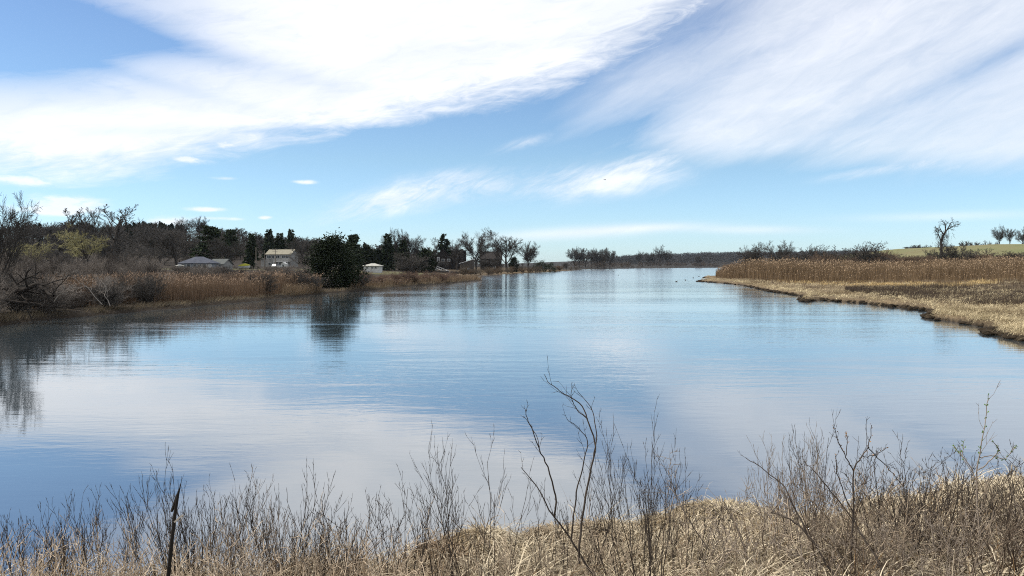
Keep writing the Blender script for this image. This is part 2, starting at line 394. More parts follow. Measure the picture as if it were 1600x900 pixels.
def sdist(x, y, poly):
    d = np.full(x.shape, 1e18); ins = np.zeros(x.shape, bool); n = len(poly)
    for i in range(n):
        ax, ay = poly[i]; bx, by = poly[(i + 1) % n]; ex, ey = bx - ax, by - ay
        t = np.clip(((x - ax) * ex + (y - ay) * ey) / (ex * ex + ey * ey + 1e-12), 0, 1)
        d = np.minimum(d, (x - ax - t * ex) ** 2 + (y - ay - t * ey) ** 2)
        c = (ay > y) != (by > y)
        with np.errstate(divide='ignore', invalid='ignore'): xi = (bx - ax) * (y - ay) / (by - ay + 1e-30) + ax
        ins ^= c & (x < xi)
    d = np.sqrt(d); return np.where(ins, d, -d)
FIELD = 10.0
def hfun(x, y):
    x = np.asarray(x, float); y = np.asarray(y, float); shp = x.shape; x = x.ravel(); y = y.ravel()
    r = np.hypot(x, y)
    jig = np.clip(r / 90, .12, 3)
    n1 = fbm(x / (1.2 * jig + .6), y / (1.2 * jig + .6), 3) * 2; n2 = fbm(x / 9, y / 9, 9)
    sL = sdist(x, y, POLY_L) + n1 * jig * .9; sR = sdist(x, y, POLY_R) + n1 * jig * .55; sN = sdist(x, y, POLY_N) + n1 * .28
    def sea(s): return np.clip(s * .35 - .06, -2, 0)
    zL = np.where(sL > 0, .3 * smooth(0, .8, sL) + np.minimum(sL * .035, 2.3), sea(sL)) + np.where(sL > 1, n2 * .35, 0)
    hill = 20 * smooth(-10, -270, x) * smooth(290, 560, y) * (1 - .6 * smooth(900, 2500, y)) + 3 * fbm(x / 60, y / 60, 21) * smooth(280, 420, y) * smooth(-10, -120, x)
    far = smooth(1500, 3300, y) * (6 + 34 * smooth(-200, 900, x + 260 * fbm(x / 700, y / 900, 5)) + 18 * fbm(x / 420, y / 500, 33)) * smooth(-700, 300, x)
    zL = zL + np.where(sL > 0, hill + far, 0)
    ramp = 1.6 * smooth(3, 60, sR) + 1.2 * smooth(25, 110, sR)
    field = FIELD * smooth(215, 420, y + .12 * x) * smooth(130, 232, x) * (1 - smooth(470, 620, y))
    zR = np.where(sR > 0, .34 * smooth(0, .35, sR) + ramp + np.minimum(sR * .006, 1) + n1 * .12 * np.clip(sR, 0, 1), sea(sR)) + np.where(sR > 2, n2 * .3, 0)
    zR = zR + np.where(sR > 0, field, 0)
    zN = np.where(sN > 0, .16 * smooth(0, .5, sN) + np.minimum(sN * .16, 2.2) + n1 * .10 * np.clip(sN, 0, 1), sea(sN)) + np.where(sN > .3, n2 * .2, 0)
    zN = np.where(r < 5.0, np.minimum(zN, 2.3), zN)
    return np.maximum(np.maximum(zL, zR), zN).reshape(shp)
def h1(x, y): return float(hfun(np.array([x]), np.array([y]))[0])

az = np.radians(np.concatenate([np.linspace(-180, -40, 30)[:-1], np.linspace(-40, 40, 640), np.linspace(40, 180, 30)[1:]]))
rr = np.concatenate([np.geomspace(.8, 5, 14)[:-1], np.geomspace(5, 300, 330)[:-1], np.geomspace(300, 6000, 120)])
RR, AA = np.meshgrid(rr, az, indexing='ij')
gx = RR * np.sin(AA); gy = RR * np.cos(AA); gz = hfun(gx, gy)
nr, na = gx.shape
idx = np.arange(nr * na).reshape(nr, na)
GQ = np.stack([idx[:-1, :-1], idx[1:, :-1], idx[1:, 1:], idx[:-1, 1:]], -1).reshape(-1, 4)
GQ = GQ[:, ::-1]
fx, fy, fz = gx.ravel(), gy.ravel(), gz.ravel()
def lerp3(a, b, t): return np.asarray(a)[None] * (1 - t[:, None]) + np.asarray(b)[None] * t[:, None]
gc = lerp3((.11, .08, .05), (.20, .15, .09), np.clip(fbm(fx / 2.5, fy / 2.5, 41) + .5, 0, 1))
lb = smooth(38, 44, fy) * smooth(-4, -10, fx) * (1 - smooth(250, 330, fy))            # darker brown soil of the left bank
gc = gc * (1 - lb)[:, None] + np.array([.05, .04, .03])[None] * lb[:, None]
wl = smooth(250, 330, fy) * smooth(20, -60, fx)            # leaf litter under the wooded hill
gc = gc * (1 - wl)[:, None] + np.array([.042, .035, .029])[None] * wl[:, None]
gs_ = fbm(fx / 6, fy / 6, 43) * (fx > 5) * (fy > 26) * (fy < 260); gc = gc * (1 + 1.0 * gs_)[:, None]
fw = smooth(520, 700, fy)
gc = gc * (1 - fw)[:, None] + np.array([.035, .032, .028])[None] * fw[:, None]
gf = smooth(215, 235, fy + .12 * fx) * smooth(128, 150, fx) * (1 - smooth(500, 560, fy)) * np.clip(.85 + fbm(fx / 14, fy / 14, 51), 0, 1)
gc = gc * (1 - gf)[:, None] + lerp3((.15, .16, .07), (.21, .195, .10), np.clip(fbm(fx / 20, fy / 8, 55) * 2 + .5, 0, 1)) * gf[:, None]
nb_ = (fy < 26)            # the near bank: soil colour darkened, painting shade into gaps under the straw
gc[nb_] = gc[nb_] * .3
lawn = smooth(255, 265, fy) * (1 - smooth(300, 330, fy)) * smooth(-170, -150, fx) * (1 - smooth(-30, -20, fx))
gc = gc * (1 - .6 * lawn)[:, None] + np.array([.13, .13, .06])[None] * .6 * lawn[:, None]
mud = 1 - smooth(.12, .32, fz)
gc = gc * (1 - mud)[:, None] + np.array([.035, .027, .02])[None] * mud[:, None]
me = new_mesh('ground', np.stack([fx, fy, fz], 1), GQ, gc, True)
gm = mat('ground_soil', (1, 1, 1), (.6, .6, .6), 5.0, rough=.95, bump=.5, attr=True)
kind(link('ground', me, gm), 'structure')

# water
WS = 5900
b = MB(); b.poly([(-WS, -200, 0), (WS, -200, 0), (WS, WS, 0), (-WS, WS, 0)])
wm = bpy.data.materials.new('water'); wm.use_nodes = True; nt = wm.node_tree; nt.nodes.clear()
def nn(t, **kw):
    n = nt.nodes.new(t)
    for k, v in kw.items(): setattr(n, k, v)
    return n
wtc = nn('ShaderNodeTexCoord')
def wtex(sx, sy, rot, detail, rough, off=0.0, dist=0.0):
    mp = nn('ShaderNodeMapping'); nt.links.new(wtc.outputs['Object'], mp.inputs[0])
    mp.inputs['Rotation'].default_value = (0, 0, math.radians(rot)); mp.inputs['Scale'].default_value = (sx, sy, 1); mp.inputs['Location'].default_value = (off, off * .7, 0)
    n = nn('ShaderNodeTexNoise'); nt.links.new(mp.outputs[0], n.inputs['Vector']); n.inputs['Scale'].default_value = 1
    n.inputs['Detail'].default_value = detail; n.inputs['Roughness'].default_value = rough; n.inputs['Distortion'].default_value = dist
    return n.outputs['Fac']
def wmath(op, a, b=None, c=None):
    n = nn('ShaderNodeMath', operation=op)
    for i, v in enumerate((a, b, c)):
        if v is None: continue
        if isinstance(v, bpy.types.NodeSocket): nt.links.new(v, n.inputs[i])
        else: n.inputs[i].default_value = v
    return n.outputs[0]
fineR = wtex(2.2, 6.0, 12, 3, .55, dist=.4)
midR = wtex(.45, 1.5, 10, 3, .5, 3.0, .3)
longR = wtex(.10, .34, 8, 2, .5, 9.0)
patch = wtex(.020, .075, 6, 3, .55, 5.0, .6)
pm = nn('ShaderNodeMapRange', interpolation_type='SMOOTHSTEP'); nt.links.new(patch, pm.inputs[0]); pm.inputs[1].default_value = .38; pm.inputs[2].default_value = .64
pm.inputs[3].default_value = .30; pm.inputs[4].default_value = 1.0
hsum = wmath('ADD', wmath('MULTIPLY', fineR, .0026), wmath('ADD', wmath('MULTIPLY', midR, .0075), wmath('MULTIPLY', longR, .016)))
wsep = nn('ShaderNodeSeparateXYZ'); nt.links.new(wtc.outputs['Object'], wsep.inputs[0])
open_ = nn('ShaderNodeMapRange', interpolation_type='SMOOTHSTEP'); nt.links.new(wsep.outputs[1], open_.inputs[0])
for q_, v_ in ((1, 20), (2, 48), (3, 1.0), (4, 2.6)): open_.inputs[q_].default_value = v_
hsum = wmath('ADD', wmath('MULTIPLY', longR, .014), wmath('MULTIPLY', wmath('ADD', wmath('MULTIPLY', fineR, .0026), wmath('MULTIPLY', midR, .0075)), open_.outputs[0]))
hgt = wmath('MULTIPLY', hsum, pm.outputs[0])
bp = nn('ShaderNodeBump'); bp.inputs['Strength'].default_value = 1.0; bp.inputs['Distance'].default_value = 1.0; nt.links.new(hgt, bp.inputs['Height'])
lw = nn('ShaderNodeLayerWeight'); lw.inputs['Blend'].default_value = .5; nt.links.new(bp.outputs[0], lw.inputs['Normal'])
fr = wmath('MULTIPLY_ADD', wmath('POWER', lw.outputs['Facing'], 5.0), .70, .30)
gl = nn('ShaderNodeBsdfGlossy'); gl.inputs['Color'].default_value = (1, 1, 1, 1)
rg_ = nn('ShaderNodeValToRGB'); nt.links.new(wmath('MULTIPLY', wsep.outputs[1], 1 / 240), rg_.inputs[0])
for p_, v_ in ((.085, .02), (.2, .03), (.5, .06)):
    e_ = rg_.color_ramp.elements.new(p_); e_.color = (v_, v_, v_, 1)
rg_.color_ramp.elements[0].color = (.02, .02, .02, 1); rg_.color_ramp.elements[-1].color = (.11, .11, .11, 1); nt.links.new(rg_.outputs[0], gl.inputs['Roughness'])
nt.links.new(bp.outputs[0], gl.inputs['Normal'])
df = nn('ShaderNodeBsdfDiffuse'); df.inputs['Color'].default_value = (.04, .055, .065, 1)
ms = nn('ShaderNodeMixShader'); nt.links.new(fr, ms.inputs[0]); nt.links.new(df.outputs[0], ms.inputs[1]); nt.links.new(gl.outputs[0], ms.inputs[2])
mo = nn('ShaderNodeOutputMaterial'); nt.links.new(ms.outputs[0], mo.inputs[0])
kind(b.build('water', wm), 'structure')

# ------------------------------------------------------------------ tree kinds (each grown once, then copied)
P_BROAD = dict(n=[4, 6, 4, 3, 2], wob=[.05, .08, .11, .14, .16], up=[.02, .06, .06, .05, .04], nc=[10, 9, 9, 8, 0], st=[.4, .2, .15, .1, 0], ang=[42, 36, 36, 38, 0],
               len=[1.45, .52, .55, .6, 0], tap=[.15, .35, .3, .3, 0], rr=[.5, .55, .6, .7, 0], rmin=.03)
P_TALL = dict(n=[7, 5, 4, 3, 2], wob=[.03, .05, .07, .10, .12], up=[.03, .15, .13, .10, .06], nc=[12, 6, 6, 5, 0], st=[.35, .2, .15, .1, 0], ang=[27, 26, 28, 30, 0],
              len=[.45, .45, .5, .55, 0], tap=[.45, .35, .3, .3, 0], rr=[.5, .6, .6, .7, 0], rmin=.026)
P_SHRUB = dict(n=[5, 4, 3, 2], wob=[.12, .16, .2, .22], up=[.03, .06, .05, .04], nc=[8, 6, 5, 0], st=[.15, .15, .1, 0], ang=[38, 38, 40, 0], len=[.5, .5, .5, 0], tap=[.35, .3, .3, 0], rr=[.6, .65, .7, 0], rmin=.012)
def make_bare(prm, L, rad, seed, stems=1, split=1, twigk=1.0, lean=.0):
    r = random.Random(seed); S = Segs()
    for s in range(stems):
        if stems == 1: p, d = (0, 0, -.3), Vector((r.gauss(0, .04) + lean, r.gauss(0, .04), 1))
        else:
            a = r.uniform(0, 6.28); q = r.uniform(0, .25) * L * .25; sp = r.uniform(.1, .75)
            p, d = (q * math.cos(a), q * math.sin(a), -.1), Vector((math.cos(a) * sp, math.sin(a) * sp, 1))
        grow(S, r, p, d, L * (r.uniform(.75, 1.1) if stems > 1 else 1), rad, 0, prm)
    A = S.arr(); A[A[:, 0] > split, 7:9] *= twigk
    t = seg_mesh(A[A[:, 0] <= split], 5 if stems == 1 else 3); c = seg_mesh(A[A[:, 0] > split], 3)
    return dict(trunk=t, crown=c)
def prof_conifer(kind_, seed, n, H=10.0, R=2.6, lump=.35):
    rg = np.random.default_rng(seed); r = random.Random(seed); S = Segs()
    C = []; D = []
    if kind_ == 'spruce':
        nb = 95
        for i in range(nb):
            t = .05 + .95 * (i / nb) ** .9; z = H * t; a = r.uniform(0, 6.28); L = R * (1 - t) ** .8 * r.uniform(.55, 1.12) + .18
            dr = Vector((math.cos(a), math.sin(a), -.22 + .5 * t)); k = max(6, int(n / nb * (L / R) * 2.0))
            S.add(1, (0, 0, z), tuple(Vector((0, 0, z)) + dr * L * .9), .05, .015, dr.normalized(), dr.normalized())
            for j in range(k):
                f = r.uniform(.15, 1.0) ** .8; p = Vector((0, 0, z)) + dr * L * f + rv(r) * .13 * (1.2 - f) * R * .5; C.append(p); D.append(dr + rv(r) * .55 + Vector((0, 0, -.15)))
    elif kind_ == 'pine':
        nb = 42
        for i in range(nb):
            t = .22 + .78 * (i + r.random()) / nb; z = H * t; a = r.uniform(0, 6.28); w = math.sin(min(1, (1.06 - t) * 1.5) * 1.57)
            L = R * w * r.uniform(.4, 1.15) + .25; dr = Vector((math.cos(a), math.sin(a), .12 + .5 * t)); k = int(n / nb)
            S.add(1, (0, 0, z - .3), tuple(Vector((0, 0, z)) + dr * L * .8), .07, .02, dr.normalized(), dr.normalized())
            for j in range(k):
                f = r.uniform(.35, 1.0); q = rv(r); q.z *= .35; p = Vector((0, 0, z)) + dr * L * f + q * .24 * R * .45; C.append(p); D.append(rv(r) * .7 + Vector((0, 0, .7)) + dr * .4)
    else:  # cedar / bush: many overlapping upright sprays
        nb = 70 if kind_ == 'cedar' else 30
        for i in range(nb):
            t = (i + r.random()) / nb
            w = (math.sin(math.pi * min(1, (.12 + t * .88)) ** .62) ** .75) if kind_ == 'cedar' else math.sqrt(max(0, 1 - t * t))
            a = r.uniform(0, 6.28); L = R * w * r.uniform(.5, 1.16); z = H * t * .93
            c = Vector((math.cos(a) * L * .72, math.sin(a) * L * .72, z)); ax = Vector((math.cos(a) * .75, math.sin(a) * .75, .75 + .4 * t)).normalized()
            S.add(1, (0, 0, z * .7), tuple(c), .07, .02, ax, ax); lr = .17 * R + .12 * R * r.random()
            for j in range(int(n / nb)):
                q = rv(r) * lr * .62 + ax * r.uniform(-.3, 1.0) * lr * 1.5; C.append(c + q); D.append(ax + rv(r) * .6)
    C = np.array([tuple(c) for c in C]); D = np.array([tuple(d) for d in D]); C[:, 2] = np.maximum(C[:, 2], .1)
    s = {'spruce': .85, 'pine': .75, 'cedar': .75, 'bush': .7}[kind_] * (H / 10) * (1500 / n) ** .33
    fol = tufts(C, D, s * rg.uniform(.7, 1.4, len(C)), s * .55 * rg.uniform(.7, 1.3, len(C)), rg)
    S.add(0, (0, 0, -.3), (0, 0, H * .55), .022 * H, .012 * H, (0, 0, 1), (0, 0, 1)); S.add(0, (0, 0, H * .55), (0, 0, H * .97), .012 * H, .003 * H, (0, 0, 1), (0, 0, 1))
    return dict(trunk=seg_mesh(S.arr(), 4), crown=fol)
LIB = {}
for i in range(4): LIB['broad%d' % i] = (make_bare(P_BROAD, 6.0, .42, 100 + i, 1, 1, 1.0), 'bark', 'twig')
for i in range(3): LIB['tall%d' % i] = (make_bare(P_TALL, 14.0, .24, 200 + i, 1, 1, 1.0), 'bark', 'twig')
for i in range(3): LIB['far%d' % i] = (make_bare(P_BROAD, 6.5, .55, 300 + i, 1, 1, 1.3), 'bark', 'twig')
for i in range(3): LIB['shrub%d' % i] = (make_bare(P_SHRUB, 3.0, .045, 400 + i, 13, 0, 1.3), 'twig', 'twig')
for i in range(2): LIB['redshrub%d' % i] = (make_bare(P_SHRUB, 2.6, .04, 430 + i, 16, 0, 1.3), 'twig_red', 'twig_red')
LIB['willow0'] = (make_bare(dict(P_BROAD, up=[.02, .05, .02, -.06, -.10], nc=[9, 7, 7, 6, 0]), 5.5, .45, 501, 1, 1, 1.0), 'bark', 'willow')
for i in range(2): LIB['spruce%d' % i] = (prof_conifer('spruce', 600 + i, 2600), 'bark', 'needle')
for i in range(2): LIB['pine%d' % i] = (prof_conifer('pine', 620 + i, 2600), 'bark', 'needle')
LIB['cedar0'] = (prof_conifer('cedar', 640, 13000, 9.5, 3.6), 'bark', 'cedar')
LIB['cone0'] = (prof_conifer('cedar', 641, 2600, 9.5, 2.6), 'bark', 'cedar')
LIB['bush0'] = (prof_conifer('bush', 650, 2200, 5, 3.2), 'bark', 'cedar')
LIBM = {}
for k, (g, mt, mc) in LIB.items():
    V = g['crown'][0]; zt = np.percentile(V[:, 2], 98.5) if mc == 'twig' and 'shrub' not in k else max(g['trunk'][0][:, 2].max(), V[:, 2].max())
    rad_ = np.percentile(np.hypot(V[:, 0], V[:, 1]), 97)
    a = new_mesh(k + '_trunk', *g['trunk'], smooth_shade=True); a.materials.append(MT[mt])
    c = new_mesh(k + '_crown', *g['crown'], smooth_shade=not mc in ('needle', 'cedar')); c.materials.append(MT[mc])
    LIBM[k] = (a, c, zt, rad_)
def tree(lib, px, ytop, Y, width_px, label, name='bare_tree', cat='tree', group=None, rz=None, dz=0.0):
    a, c, zt, r0 = LIBM[lib]
    x = xpix(px, ytop, Y); zg = h1(x, Y) + dz; H = max(zpix(ytop, Y) - zg, .5); W = width_px / F * Y
    o = empty(name, (x, Y, zg), rnd.uniform(0, 6.28) if rz is None else rz, (W / 2 / r0, W / 2 / r0, H / zt))
    tag(o, label, cat, group)
    link('trunk', a, None, o); link('crown', c, None, o)
    return o

# ------------------------------------------------------------------ woods on the left hill and the far shore (one mass each)
def mass(name, items, label, cat):
    parts = []; cols = []
    for lib, x, y, H, W, rz, col, which in items:
        g = LIB[lib][0]; a, c, zt, r0 = LIBM[lib]; z = h1(x, y)
        for w in which:
            V, Q = g[w]; V = V * np.array([W / 2 / r0, W / 2 / r0, H / zt]); cs, sn = math.cos(rz), math.sin(rz)
            V = np.stack([V[:, 0] * cs - V[:, 1] * sn + x, V[:, 0] * sn + V[:, 1] * cs + y, V[:, 2] + z], 1)
            parts.append((V, Q)); cols.append(np.tile(np.asarray(col if w == 'crown' else (.05, .042, .037)), (len(V), 1)))
    V, Q = merge(parts)
    return kind(link(name, new_mesh(name, V, Q, np.concatenate(cols), True), MT['wood_mass']), 'stuff', label, cat)
# a thrifty bare tree for the masses
LIB['mass0'] = (make_bare(dict(P_BROAD, n=[3, 3, 2, 1], nc=[9, 7, 6, 0], st=[.2, .15, .1, 0], wob=[.05, .13, .17, .2], rmin=.06), 5.0, .28, 701, 1, 0, 1.3), 'bark', 'twig')
LIB['mass1'] = (make_bare(dict(P_TALL, n=[4, 3, 2, 1], nc=[12, 6, 6, 0], rmin=.05), 12, .26, 702, 1, 0, 1.25), 'bark', 'twig')
LIB['massc'] = (prof_conifer('spruce', 703, 420), 'bark', 'needle')
LIB['massf'] = (prof_conifer('bush', 704, 110, 6, 4), 'bark', 'needle')
for k in ('mass0', 'mass1', 'massc', 'massf'):
    g = LIB[k][0]; V = g['crown'][0]; LIBM[k] = (None, None, max(g['trunk'][0][:, 2].max(), V[:, 2].max()), np.percentile(np.hypot(V[:, 0], V[:, 1]), 97))
items = []; r = random.Random(31)
for i in range(760):
    px = r.uniform(-260, 500) if i < 600 else r.uniform(480, 720); Y = r.uniform(310, 600) if px < 480 else r.uniform(370, 560)
    x = (px - 800) / F * Y
    if sdist(np.array([x]), np.array([Y]), POLY_L)[0] < 6: continue
    if (268 < px < 372 and Y < 270) or (365 < px < 470 and Y < 400) or (560 < px < 602 and Y < 330) or (655 < px < 790 and Y < 480): continue
    H = r.uniform(7, 12); v = r.uniform(.7, 1.25)
    items.append((r.choice(('mass0', 'mass0', 'mass0', 'mass1')), x, Y, H, H * r.uniform(.8, 1.25), r.uniform(0, 6.28), (.078 * v, .070 * v, .063 * v), ('trunk', 'crown')))
for i in range(120):
    px = r.uniform(-200, 740) if i < 50 else r.uniform(190, 290); Y = r.uniform(400, 590) if i < 50 else r.uniform(540, 600); x = (px - 800) / F * Y
    if i >= 50: H = r.uniform(8, 12)
    else: H = r.uniform(8, 12)
    items.append(('massc', x, Y, H, H * .38, r.uniform(0, 6.28), (.022, .03, .017), ('trunk', 'crown')))
mass('hillside_wood', items, 'grey leafless wood with dark spruces covering the hill on the left', 'woods')
items = []
for i in range(70):
    px = r.uniform(430, 900); Y = r.uniform(400, 640) if px < 800 else r.uniform(560, 760); x = (px - 800) / F * Y
    if sdist(np.array([x]), np.array([Y]), POLY_L)[0] < 8: continue
    if (560 < px < 602 and Y < 330) or (655 < px < 790 and Y < 480) or px < 470: continue
    H = r.uniform(4, 9) if px < 760 else r.uniform(3, 6); v = r.uniform(.8, 1.2)
    items.append((r.choice(('mass0', 'mass1', 'massc') if px < 740 else ('mass0', 'mass1')), x, Y, H, H * .9, r.uniform(0, 6.28), (.078 * v, .070 * v, .063 * v), ('trunk', 'crown')))
mass('village_wood', items, 'low bare trees filling in behind the waterside houses', 'woods')
items = []
for i in range(150):                                     # low growth along the far shore
    px = r.uniform(885, 1150); Y = r.uniform(880, 1150) if px < 1000 else r.uniform(1300, 1560); x = (px - 800) / F * Y
    if sdist(np.array([x]), np.array([Y]), POLY_L)[0] < 4: continue
    H = r.uniform(4, 9); v = r.uniform(.8, 1.2)
    items.append((r.choice(('mass0', 'massf')), x, Y, H, H * 1.5, r.uniform(0, 6.28), (.085 * v, .068 * v, .055 * v), ('crown',)))
mass('far_shore_scrub', items, 'low brown scrub along the far shore below the blue hills', 'scrub')
items = []
for i in range(2600):
    Y = r.uniform(1900, 3700); px = r.uniform(930, 1720); x = (px - 800) / F * Y; H = r.uniform(10, 18); v = r.uniform(.7, 1.3)
    items.append(('massf', x, Y, H, H * 1.9, r.uniform(0, 6.28), (.045 * v, .042 * v, .04 * v), ('crown',)))
mass('distant_forest', items, 'dark blue grey forest on the low hills at the horizon', 'forest')

# ------------------------------------------------------------------ single trees
BT = 'bare trees on the left bank'
tree('broad0', -4, 314, 68, 100, 'bare spreading tree cut by the left edge of the photo above the brush', group=BT)
tree('tall0', 112, 327, 205, 44, 'thin bare tree just left of the tallest twin-topped pair, above the yellow willow', group=BT)
tree('tall1', 131, 326, 212, 40, 'slim upright bare tree rising straight behind the yellow willow crown', group=BT)
tree('tall2', 152, 326, 225, 34, 'narrow bare tree between the willow crown and the dark-trunked tall tree', group=BT)
tree('tall1', 176, 321, 190, 70, 'tall bare tree with a dark ivy-covered trunk right of the willow', group=BT)
tree('willow0', 135, 343, 178, 88, 'yellow-green willow with a wide feathery crown on the left bank', 'willow_tree', group='yellow willows')
tree('willow0', 42, 364, 150, 64, 'small dull yellow willow half hidden behind brush near the left edge', 'willow_tree', group='yellow willows')
tree('broad1', 276, 350, 240, 110, 'large grey bare tree spreading behind the slate-roofed cottage', group=BT)
tree('broad2', 287, 343, 520, 36, 'bare crown standing above the dark spruces on the hill ridge', group=BT)
tree('broad3', 311, 341, 540, 34, 'pale bare crown on the ridge touching the dark round-topped pine', group=BT)
tree('pine0', 328, 351, 300, 52, 'dark broad-topped pine on the slope behind the slate-roofed cottage', 'pine_tree', group='pines')
tree('pine1', 361, 357, 330, 30, 'short pine with an open tufted top left of the three tall evergreens', 'pine_tree', group='pines')
tree('broad2', 356, 374, 260, 66, 'low rounded bare tree between the cottage and the utility poles', group=BT)
tree('spruce0', 393, 364, 300, 26, 'dark evergreen just left of the utility pole with the guy wire', 'spruce_tree', group='evergreens')
tree('spruce1', 420, 357, 385, 26, 'tallest dark evergreen behind the left end of the two-storey house', 'spruce_tree', group='evergreens')
tree('spruce0', 437, 363, 390, 26, 'dark evergreen rising directly behind the middle of the two-storey house', 'spruce_tree', group='evergreens')
tree('spruce1', 455, 357, 395, 24, 'spiky-topped evergreen behind the right end of the two-storey house', 'spruce_tree', group='evergreens')
tree('broad0', 472, 374, 360, 48, 'grey bare tree between the two-storey house and the big black cedar', group=BT)
tree('cedar0', 516, 354, 129, 86, 'huge dense black-green cedar standing at the waters edge on the left bank', 'cedar_tree')
tree('pine0', 551, 364, 260, 36, 'tufted pine just right of the huge black cedar', 'pine_tree', group='pines')
tree('cone0', 572, 381, 320, 34, 'dark rounded evergreen behind the white garage', 'cedar_tree', group='evergreens')
tree('cone0', 590, 388, 340, 30, 'low dark evergreen filling the gap right of the white garage roof', 'cedar_tree', group='evergreens')
tree('spruce0', 606, 364, 340, 28, 'tall slim spruce with a bare crown behind it right of the white garage', 'spruce_tree', group='evergreens')
tree('broad1', 612, 361, 400, 46, 'bare crown showing on both sides of the tall slim spruce', group=BT)
tree('broad3', 638, 363, 400, 48, 'fine rounded bare crown midway between the tall slim spruce and dark house', group=BT)
tree('spruce1', 629, 374, 345, 30, 'dark full spruce second to the right of the white garage', 'spruce_tree', group='evergreens')
tree('cone0', 665, 387, 325, 36, 'black cone-shaped cedar left of the dark shingled house', 'cedar_tree', group='evergreens')
tree('spruce1', 694, 364, 455, 30, 'tall dark spruce rising over the roof of the dark shingled house', 'spruce_tree', group='evergreens')
tree('tall2', 678, 372, 460, 36, 'thin grey bare tree left of the spruce over the dark house', group=BT)
tree('broad2', 744, 365, 425, 62, 'round bare tree left of the largest one, beside the dark houses', group=BT)
tree('broad1', 792, 364, 430, 78, 'largest round bare tree with a short thick trunk at the shore', group=BT)
tree('broad3', 825, 381, 450, 42, 'smaller bare tree right of the largest round bare tree', group=BT)
tree('tall0', 714, 382, 404, 30, 'thin bare tree standing before the flat wing of the dark house', group=BT)
tree('shrub1', 762, 398, 440, 60, 'wide twiggy thicket before the long dark-roofed house', 'scrub_tree')
tree('shrub0', 690, 404, 402, 34, 'twiggy bush under the white-trimmed windows of the dark house', 'bare_bush', 'bush')
tree('broad0', 707, 378, 480, 30, 'small bare crown peeping over the flat wing of the dark house', group=BT)
tree('cone0', 803, 401, 420, 18, 'small dark evergreen at the foot of the largest round bare tree', 'cedar_tree', group='shore evergreens')
tree('bush0', 843, 402, 470, 28, 'dark evergreen clump left of its wider twin near the end of the bank', 'evergreen_bush', 'bush', 'shore evergreens')
tree('bush0', 858, 406, 480, 26, 'dark evergreen clump closest to the tip of the wooded bank', 'evergreen_bush', 'bush', 'shore evergreens')
tree('shrub0', 642, 392, 235, 76, 'grey leaning thorny tree with pale limbs right of the white garage', 'scrub_tree')
FT = 'bare trees on the far shore'
for k, (px, yt, w, lab) in enumerate([(897, 390, 22, 'first bare tree at the left end of the far clump'), (905, 388, 22, 'dark ivy-clad tree second from the left in the far clump'),
        (915, 392, 20, 'thin tree in the left half of the far clump'), (924, 391, 22, 'bare tree in the middle of the far clump'), (934, 390, 24, 'dense dark tree right of the middle of the far clump'),
        (944, 389, 22, 'tallest tree in the right half of the far clump'), (953, 390, 22, 'last bare tree at the right end of the far clump')]):
    tree('far%d' % (k % 3), px, yt, 900 + 18 * (k % 3), w * 1.15, lab, group=FT)
for k, (px, yt, w, lab) in enumerate([(999, 394, 17, 'small lone bare tree left of the trio on the far shore'), (1016, 395, 22, 'low spreading tree on the left of the far trio'),
        (1030, 385, 26, 'tallest and middle tree of the far trio'), (1043, 393, 18, 'short tree on the right of the far trio'), (1091, 400, 12, 'tiny dark tree alone before the blue hills')]):
    tree('far%d' % (k % 3), px, yt, 1330 + 15 * k, w, lab, group=FT)
RT = 'bare trees behind the right reeds'
tree('broad3', 1174, 383, 270, 48, 'crooked bare tree nearest the point, standing out of the reeds', group=RT, dz=-.5)
tree('broad0', 1219, 380, 300, 50, 'faint thin bare tree second from the point above the reeds', group=RT)
tree('shrub1', 1283, 379, 260, 70, 'wide tangled bare thicket tree left of the round brown bush', 'scrub_tree', group=RT)
tree('shrub2', 1262, 386, 265, 50, 'low sloping twiggy tree at the left side of the tangled thicket', 'scrub_tree', group=RT)
tree('shrub0', 1352, 376, 245, 78, 'round dark brown bush with twigs sticking out above it', 'bare_bush', 'bush', RT)
tree('shrub1', 1322, 388, 262, 50, 'low brown bush on the left flank of the round dark bush', 'bare_bush', 'bush', RT)
tree('shrub2', 1490, 376, 232, 62, 'dense brown bush below the vine-draped tree', 'bare_bush', 'bush', RT)
tree('shrub0', 1462, 388, 240, 46, 'brown bush left of the dense bush below the vine-draped tree', 'bare_bush', 'bush', RT)
tree('shrub1', 1535, 386, 236, 70, 'long brown bush in the hedge right of the vine-draped tree', 'bare_bush', 'bush', RT)
tree('shrub2', 1588, 391, 234, 60, 'low hedge bush at the right edge of the photo below the green field', 'bare_bush', 'bush', RT)
tree('shrub0', 1410, 396, 236, 60, 'low brown bush in front of the narrow strip of green field', 'bare_bush', 'bush', RT)
tree('shrub2', 1232, 393, 262, 60, 'low brown bush just right of the faint thin tree', 'bare_bush', 'bush', RT)
for k, (px, yt, w, lab) in enumerate([(1562, 357, 24, 'leftmost of the tall bare trees on the skyline of the green field'), (1579, 354, 28, 'tall bare tree on the green field skyline near the right edge'),
        (1598, 358, 28, 'bare tree on the green field skyline cut by the right edge')]):
    tree('broad%d' % k, px, yt, 470 + 8 * k, w, lab, group='trees on the field skyline')
